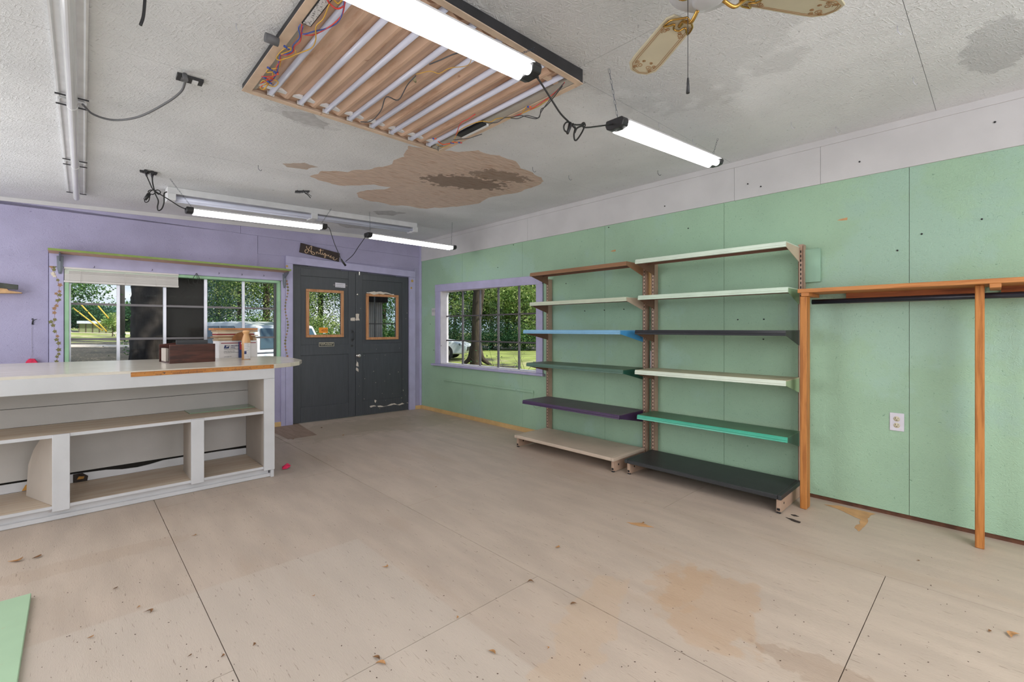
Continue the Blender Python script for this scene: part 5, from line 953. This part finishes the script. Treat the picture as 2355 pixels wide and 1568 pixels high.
wz([(855, 370), (825, 430), (845, 560), (745, 680), (735, 760), (640, 810), (560, 815), (530, 930), (510, 1060), (455, 1180), (400, 1210)], 'b')
wz([(880, 400), (870, 480), (930, 525), (1060, 520), (1210, 450), (1360, 350), (1480, 220), (1520, 60), (1525, -40)], 'r')
wz([(890, 400), (875, 490), (920, 512), (1080, 465), (1220, 435), (1400, 350), (1490, 190), (1510, 20), (1500, -40)], 'b')
wz([(1290, 60), (1200, 280), (1090, 400), (1085, 600), (1020, 720), (860, 790), (720, 840), (600, 890), (520, 900), (500, 850), (600, 740), (700, 720), (700, 760), (560, 815)], 'y')
wz([(780, 760), (780, 820), (680, 865), (570, 900), (540, 1000), (470, 1030), (370, 1040), (350, 1090), (440, 1090), (400, 1230), (300, 1340)], 'y')
wz([(260, 1240), (300, 1210), (350, 1240), (280, 1290), (250, 1320), (320, 1340), (400, 1200), (520, 1230), (470, 1300), (380, 1280)], 'y'); wz([(250, 1250), (330, 1220), (400, 1180), (440, 1200), (260, 1300)], 'r')
wz([(1260, 0), (1300, 60), (1400, 130), (1500, 90), (1530, -30)], 'r', .003); wz([(1340, -20), (1420, 50), (1500, -20)], 'y', .003)
for (x, y, c1, c2) in ((455, 1075, 'b', 'o'), (300, 1155, 'b', 'r'), (355, 1215, 'b', 'b'), (360, 1010, 'b', 'b'), (610, 690, 'b', 'b')):
    a_ = fl(560 + x / 6.532, y / 6.532, 2.374); MB().tube([a_, a_ + Vector((.012, .006, 0))], .0045, 8).build('wire_nut', wc[c1], t); MB().tube([a_ + Vector((.012, .006, 0)), a_ + Vector((.024, .012, 0))], .0045, 8, r1=.003).build('wire_nut', wc[c2], t)
S2 = (940, 230, 5.8875)
wz([(380, 600), (450, 640), (520, 620), (600, 560), (700, 400), (960, 290), (1100, 300), (1200, 250), (1380, 240), (1500, 200), (1600, 150), (1750, 90), (1880, 0)], 'y', sc=S2)
wz([(1030, 300), (1100, 310), (1200, 300), (1300, 240), (1400, 230), (1520, 210), (1600, 230), (1740, 250), (1800, 150), (1900, 10), (2040, -160), (2100, -230)], 'k', sc=S2, d=.105)
wz([(1380, 245), (1480, 250), (1600, 210), (1760, 240), (1790, 130), (1850, 90), (1950, -20), (2080, -190)], 'k', sc=S2, d=.105)
wz([(1380, 240), (1560, 170), (1680, 110), (1800, 30), (1920, -50), (2060, -180), (2110, -240)], 'r', sc=S2); wz([(1540, 160), (1600, 80)], 'y', sc=S2)
wz([(600, 540), (800, 520), (900, 490), (990, 460)], 'k', sc=S2, d=.10); wz([(640, 480), (700, 320), (800, 260), (900, 190)], 'r', sc=S2); wz([(400, 560), (460, 600), (540, 590), (600, 570), (660, 575)], 'o', .003, sc=S2); wz([(400, 690), (400, 630), (460, 620)], 'k', sc=S2)
for (x, y, c1, c2) in ((1600, 90, 'b', 'o'), (320, 520, 'b', 'o'), (670, 575, 'b', 'r'), (560, 580, 'b', 'b')):
    a_ = fl(940 + x / 5.8875, 230 + y / 5.8875, 2.374); MB().tube([a_, a_ + Vector((.01, -.006, 0))], .0045, 8).build('wire_nut', wc[c1], t); MB().tube([a_ + Vector((.01, -.006, 0)), a_ + Vector((.022, -.012, 0))], .0045, 8, r1=.003).build('wire_nut', wc[c2], t)
S3 = (540, 0, 2.872); wz([(830, 805), (900, 800), (965, 730), (1000, 640), (1080, 660), (1140, 560), (1195, 500)], 'k', .0028, .088, S3); wz([(1285, 425), (1360, 395), (1440, 360), (1530, 335)], 'k', .0028, .088, S3); wz([(1200, 490), (1290, 470), (1350, 485), (1420, 450), (1540, 430), (1570, 350)], 'y', .0016, .088, S3)
a_ = fl(540 + 1185 / 2.872, 520 / 2.872, 2.385); MB().tube([a_, a_ + Vector((.02, .02, 0))], .010, 7, r1=.005).build('frayed_end', mat('frayed', srgb(150, 140, 110), .8, var=.4, vs=60), t)
p = cl(640, 97, .045); tag(MB().tube([p, p + Vector((-.05, .0, .0))], .018, 12).build('conduit_stub', m_grcord), 'short grey conduit stub beside the opened light panel', 'conduit')
# ceiling fan ---------------------------------------------------------
FC = (1.39, .60); t = thing('ceiling_fan', 'four bladed ceiling fan with cream blades and brass arms at the top edge', 'fan', (FC[0], FC[1], ceil_z(1.32)))
MB().lathe((FC[0], FC[1], 0), [(.07, ceil_z(1.32) - .001), (.075, 2.40), (.03, 2.385), (.015, 2.38), (.015, 2.33), (.09, 2.32), (.115, 2.29), (.115, 2.235), (.09, 2.215), (.06, 2.208), (.045, 2.205), (.045, 2.192), (.035, 2.188), (.0, 2.187)][::-1], 32).build('motor_housing', plain('fan_grey', srgb(186, 186, 190), .35), t)
m_bl = mat('cream_blade', srgb(196, 188, 164), .5, var=.05, vs=10); m_gp = plain('gold_stencil', srgb(150, 112, 70), .5); m_ge = plain('blade_edge', srgb(200, 204, 210), .4)
for k in range(4):
    A0 = math.radians(57.5 - 90 * k); dx = Vector((math.cos(A0), math.sin(A0), 0)); dy = Vector((-dx.y, dx.x, 0)); tilt = .18
    def BP(r, s, dz=0.0): return Vector((FC[0], FC[1], 2.222)) + dx * r + dy * s * math.cos(tilt) + Z * (s * math.sin(tilt) + dz)
    out = [(.13, -.036), (.155, -.052), (.37, -.06), (.42, -.058), (.455, -.036), (.465, 0), (.455, .036), (.42, .058), (.37, .06), (.155, .052), (.13, .036)]
    bl = MB().prism([BP(r, s) for r, s in out], Z * .007).build('blade', m_bl, t, bevel=.002)
    sc_ = MB()
    for o_, rad in ((.011, .0011), (.018, .0008)):
        sc_.tube([BP(r - (.0 if r < .38 else o_ * .9), s * (1 - o_ / .06), -.0006) for r, s in out[1:-1]], rad, 5)
    for s0 in (-1, 1):
        for (rc, sc0, rr0) in ((.205, .030, .012), (.195, .022, .008), (.41, .018, .014), (.395, .034, .009), (.425, .030, .008), (.38, .014, .007)):
            sc_.tube([BP(rc + rr0 * (1 - i / 22) * math.cos(i * .55), s0 * (sc0 + rr0 * (1 - i / 22) * math.sin(i * .55)), -.0006) for i in range(18)], .0011, 5)
    sc_.build('stencil_scroll', m_gp, bl)
    ar = MB().tube(bezier([Vector((FC[0], FC[1], 2.20)) + dx * .05, Vector((FC[0], FC[1], 2.185)) + dx * .09, BP(.13, 0, -.008), BP(.16, 0, -.006)], 5), .006, 8)
    for s0 in (-1, 1): ar.tube(bezier([BP(.11, 0, -.008), BP(.125, s0 * .022, -.01), BP(.145, s0 * .04, -.008), BP(.18, s0 * .046, -.006), BP(.17, s0 * .034, -.008), BP(.155, s0 * .02, -.008), BP(.175, s0 * .012, -.007), BP(.18, 0, -.007)], 4), .0032, 7)
    ar.build('blade_arm', m_brass, t)
p0, p1, p2 = Vector((1.314, .627, 2.2)), Vector((1.314, .627, 1.94)), Vector((1.314, .627, 1.895))
mb = MB(); mb.tube([p0, p1], .0011, 6); mb.build('pull_chain', m_dkgrey, t); MB().tube([p1, p1 - Z * .006, p1 - Z * .02, p2], .0022, 10, r1=.0052).build('pull_knob', m_dkgrey, t)
# ================================================================== litter on the floor
m_lf = mat('dead_leaf', srgb(120, 84, 52), .8, var=.4, vs=40); m_lf2 = mat('pale_leaf', srgb(176, 130, 84), .8, var=.3, vs=40)
def chip(px, py, s, a, m, curl=.3):
    c = fl(px, py, .001); mb = MB(); n_ = 7; P = []; U = Vector((math.cos(a), math.sin(a), 0)); V = Vector((-U.y, U.x, 0)); rows = []
    for i in range(n_):
        f = i / (n_ - 1); w_ = s * .42 * math.sin(math.pi * min(.97, max(.03, f))) ** .8; c0 = c + U * (f - .5) * 2 * s + V * curl * s * (4 * (f - .5) ** 2) + Z * (.002 + s * .22 * abs(f - .5) ** 1.2); rows.append((c0 - V * w_ + Z * w_ * .5, c0, c0 + V * w_ + Z * w_ * .5))
    vs_ = [v for r in rows for v in r]; fs_ = []
    for i in range(n_ - 1):
        for k in (0, 1): fs_.append((i * 3 + k, i * 3 + k + 1, i * 3 + k + 4, i * 3 + k + 3))
    return mb.add(vs_, fs_, True)
big = [(41, 1291, .035, .3), (89, 1281, .028, .8), (320, 1396, .012, 1), (348, 1404, .022, 2.2), (210, 1466, .014, .4), (586, 1482, .013, 1.2), (890, 1304, .02, .2), (1318, 1388, .018, 2.6), (1134, 1499, .02, 1.8), (1220, 1336, .02, 2.4), (1284, 1259, .022, .1),
       (267, 1353, .013, .5), (450, 1231, .016, .7), (1003, 1120, .012, .3), (2325, 1459, .035, 2.7), (2114, 1290, .012, 0), (1053, 1420, .012, .9), (2277, 1452, .014, 0), (1262, 1490, .01, 1), (868, 1512, .02, 2.0), (878, 1524, .024, 2.2), (595, 1070, .015, 1.5), (600, 1091, .016, .4), (514, 1508, .012, 1), (722, 1371, .01, 0), (438, 1508, .010, .6), (1480, 1203, .018, .2), (675, 1010, .02, .2), (790, 1001, .025, 1), (740, 984, .03, 1.4)]
LV = ['largest pale leaf between the counter and the mint green board', 'dark leaf just right of the large pale leaf by the counter', 'small pale leaf below the middle of the left floor seam area', 'curled dark leaf left of the long seam starting at the counter', 'small pale leaf right of the mint green board',
      'dark leaf bit just right of the long left seam near the bottom edge', 'pale leaf bit in the middle of the floor', 'curled dark leaf just below the long diagonal seam', 'curled pale leaf low in the middle of the floor', 'dark leaf lying where the two floor seams meet', 'pale leaf bit in the centre of the floor above the seam junction',
      'dark leaf bit halfway between the counter and the mint green board', 'pale leaf bit beside the long left seam', 'dark leaf bit in the far middle of the floor', 'pale leaf at the right edge of the floor', 'dark leaf bit below the orange bare patch by the green wall', 'pale leaf bit inside the clean area left of the seam junction', 'dark leaf bit left of the pale leaf at the right edge',
      'tiny pale leaf bit near the bottom right of centre', 'dark leaf of the pair on the seam near the bottom edge', 'pale leaf of the pair on the seam near the bottom edge', 'dark leaf bit just in front of the counter corner', 'pale leaf bit in front of the counter below its toe strip', 'dark leaf bit right of the long left seam near the bottom', 'tiny pale leaf bit in the left half of the floor',
      'dark leaf bit left of the long left seam near the bottom', 'pale leaf beside the small bare patch before the shelving', 'dark leaf by the brown patch near the doors', 'pale leaf on the floor in front of the right door', 'dark leaf on the floor in front of the left door']
for i, (px, py, s_, a_) in enumerate(big): tag(chip(px, py, s_ * .8, a_, None, .5 if i % 3 else 1.2).build('dead_leaf', m_lf if i % 2 else m_lf2), LV[i], 'leaf', 'dead leaves scattered on the floor')
rs = random.Random(21); mb = MB()
for k in range(300):
    px = rs.uniform(0, 2300); py = 1568 - (rs.random() ** 1.6) * 600; p = fl(px, py, 0)
    if p.x > 3.45 or p.y > 5.9 or (p.y > 4.0 and p.x < 1.25) or p.x < -1.2: continue
    s_ = rs.uniform(.0012, .0038); a_ = rs.random() * 6.28; u = Vector((math.cos(a_), math.sin(a_), 0)); v = Vector((-u.y, u.x, 0)) * .6; mb.prism([p + u * s_, p + v * s_, p - u * s_, p - v * s_], (0, 0, .001))
tag(mb.build('floor_grit', plain('brown_grit', srgb(84, 66, 54), .9)), 'tiny dark specks of grit scattered over the plywood floor', 'grit', kind='stuff')
c = fl(656, 1076, .002); mb = MB(); P = [(-.035, -.03, .003), (-.005, -.018, .03), (.02, .01, .038), (.045, .0, .015), (.03, -.03, .012), (.0, -.045, .004), (-.02, .02, .012)]
mb.add([c + Vector(p) for p in P], [(0, 1, 5), (1, 4, 5), (1, 2, 3, 4), (0, 6, 1), (6, 2, 1), (0, 5, 6)]); tag(mb.build('pink_scrap', plain('pink_plastic', srgb(226, 30, 86), .4)), 'crumpled bright pink scrap lying on the floor beside the counter', 'scrap')
# nails and screw heads on the white band and the green wall
mb = MB()
for px, py in ((1720, 423), (1977, 372), (2288, 281), (1583, 525), (1400, 523), (1529, 474), (1750, 429), (2120, 538), (2258, 504), (1302, 652), (1345, 715), (1390, 713), (1435, 711), (1697, 735), (1757, 734), (1756, 780), (2064, 576), (1015, 795), (990, 745), (998, 805), (1145, 615), (1089, 575), (1181, 563)):
    p = rw(px, py, .0125 if py < 530 and px > 1390 or py < 450 else .0); p.x -= .0; mb.lathe((p.x, p.y, p.z), [(.005, 0), (.0055, -.004)], 8, 'x')
mb.build('nail_heads', m_black, wall_right, kind='stuff')
for px, py in ((1410, 577), (1937, 505)): 
    p = rw(px, py); MB().prism([(X - .0003, p.y + .03, p.z), (X - .0003, p.y + .01, p.z + .006), (X - .0003, p.y - .03, p.z + .01), (X - .0003, p.y - .028, p.z - .008), (X - .0003, p.y + .005, p.z - .006)], (-.0008, 0, 0)).build('bare_spot', m_orp, wall_right)
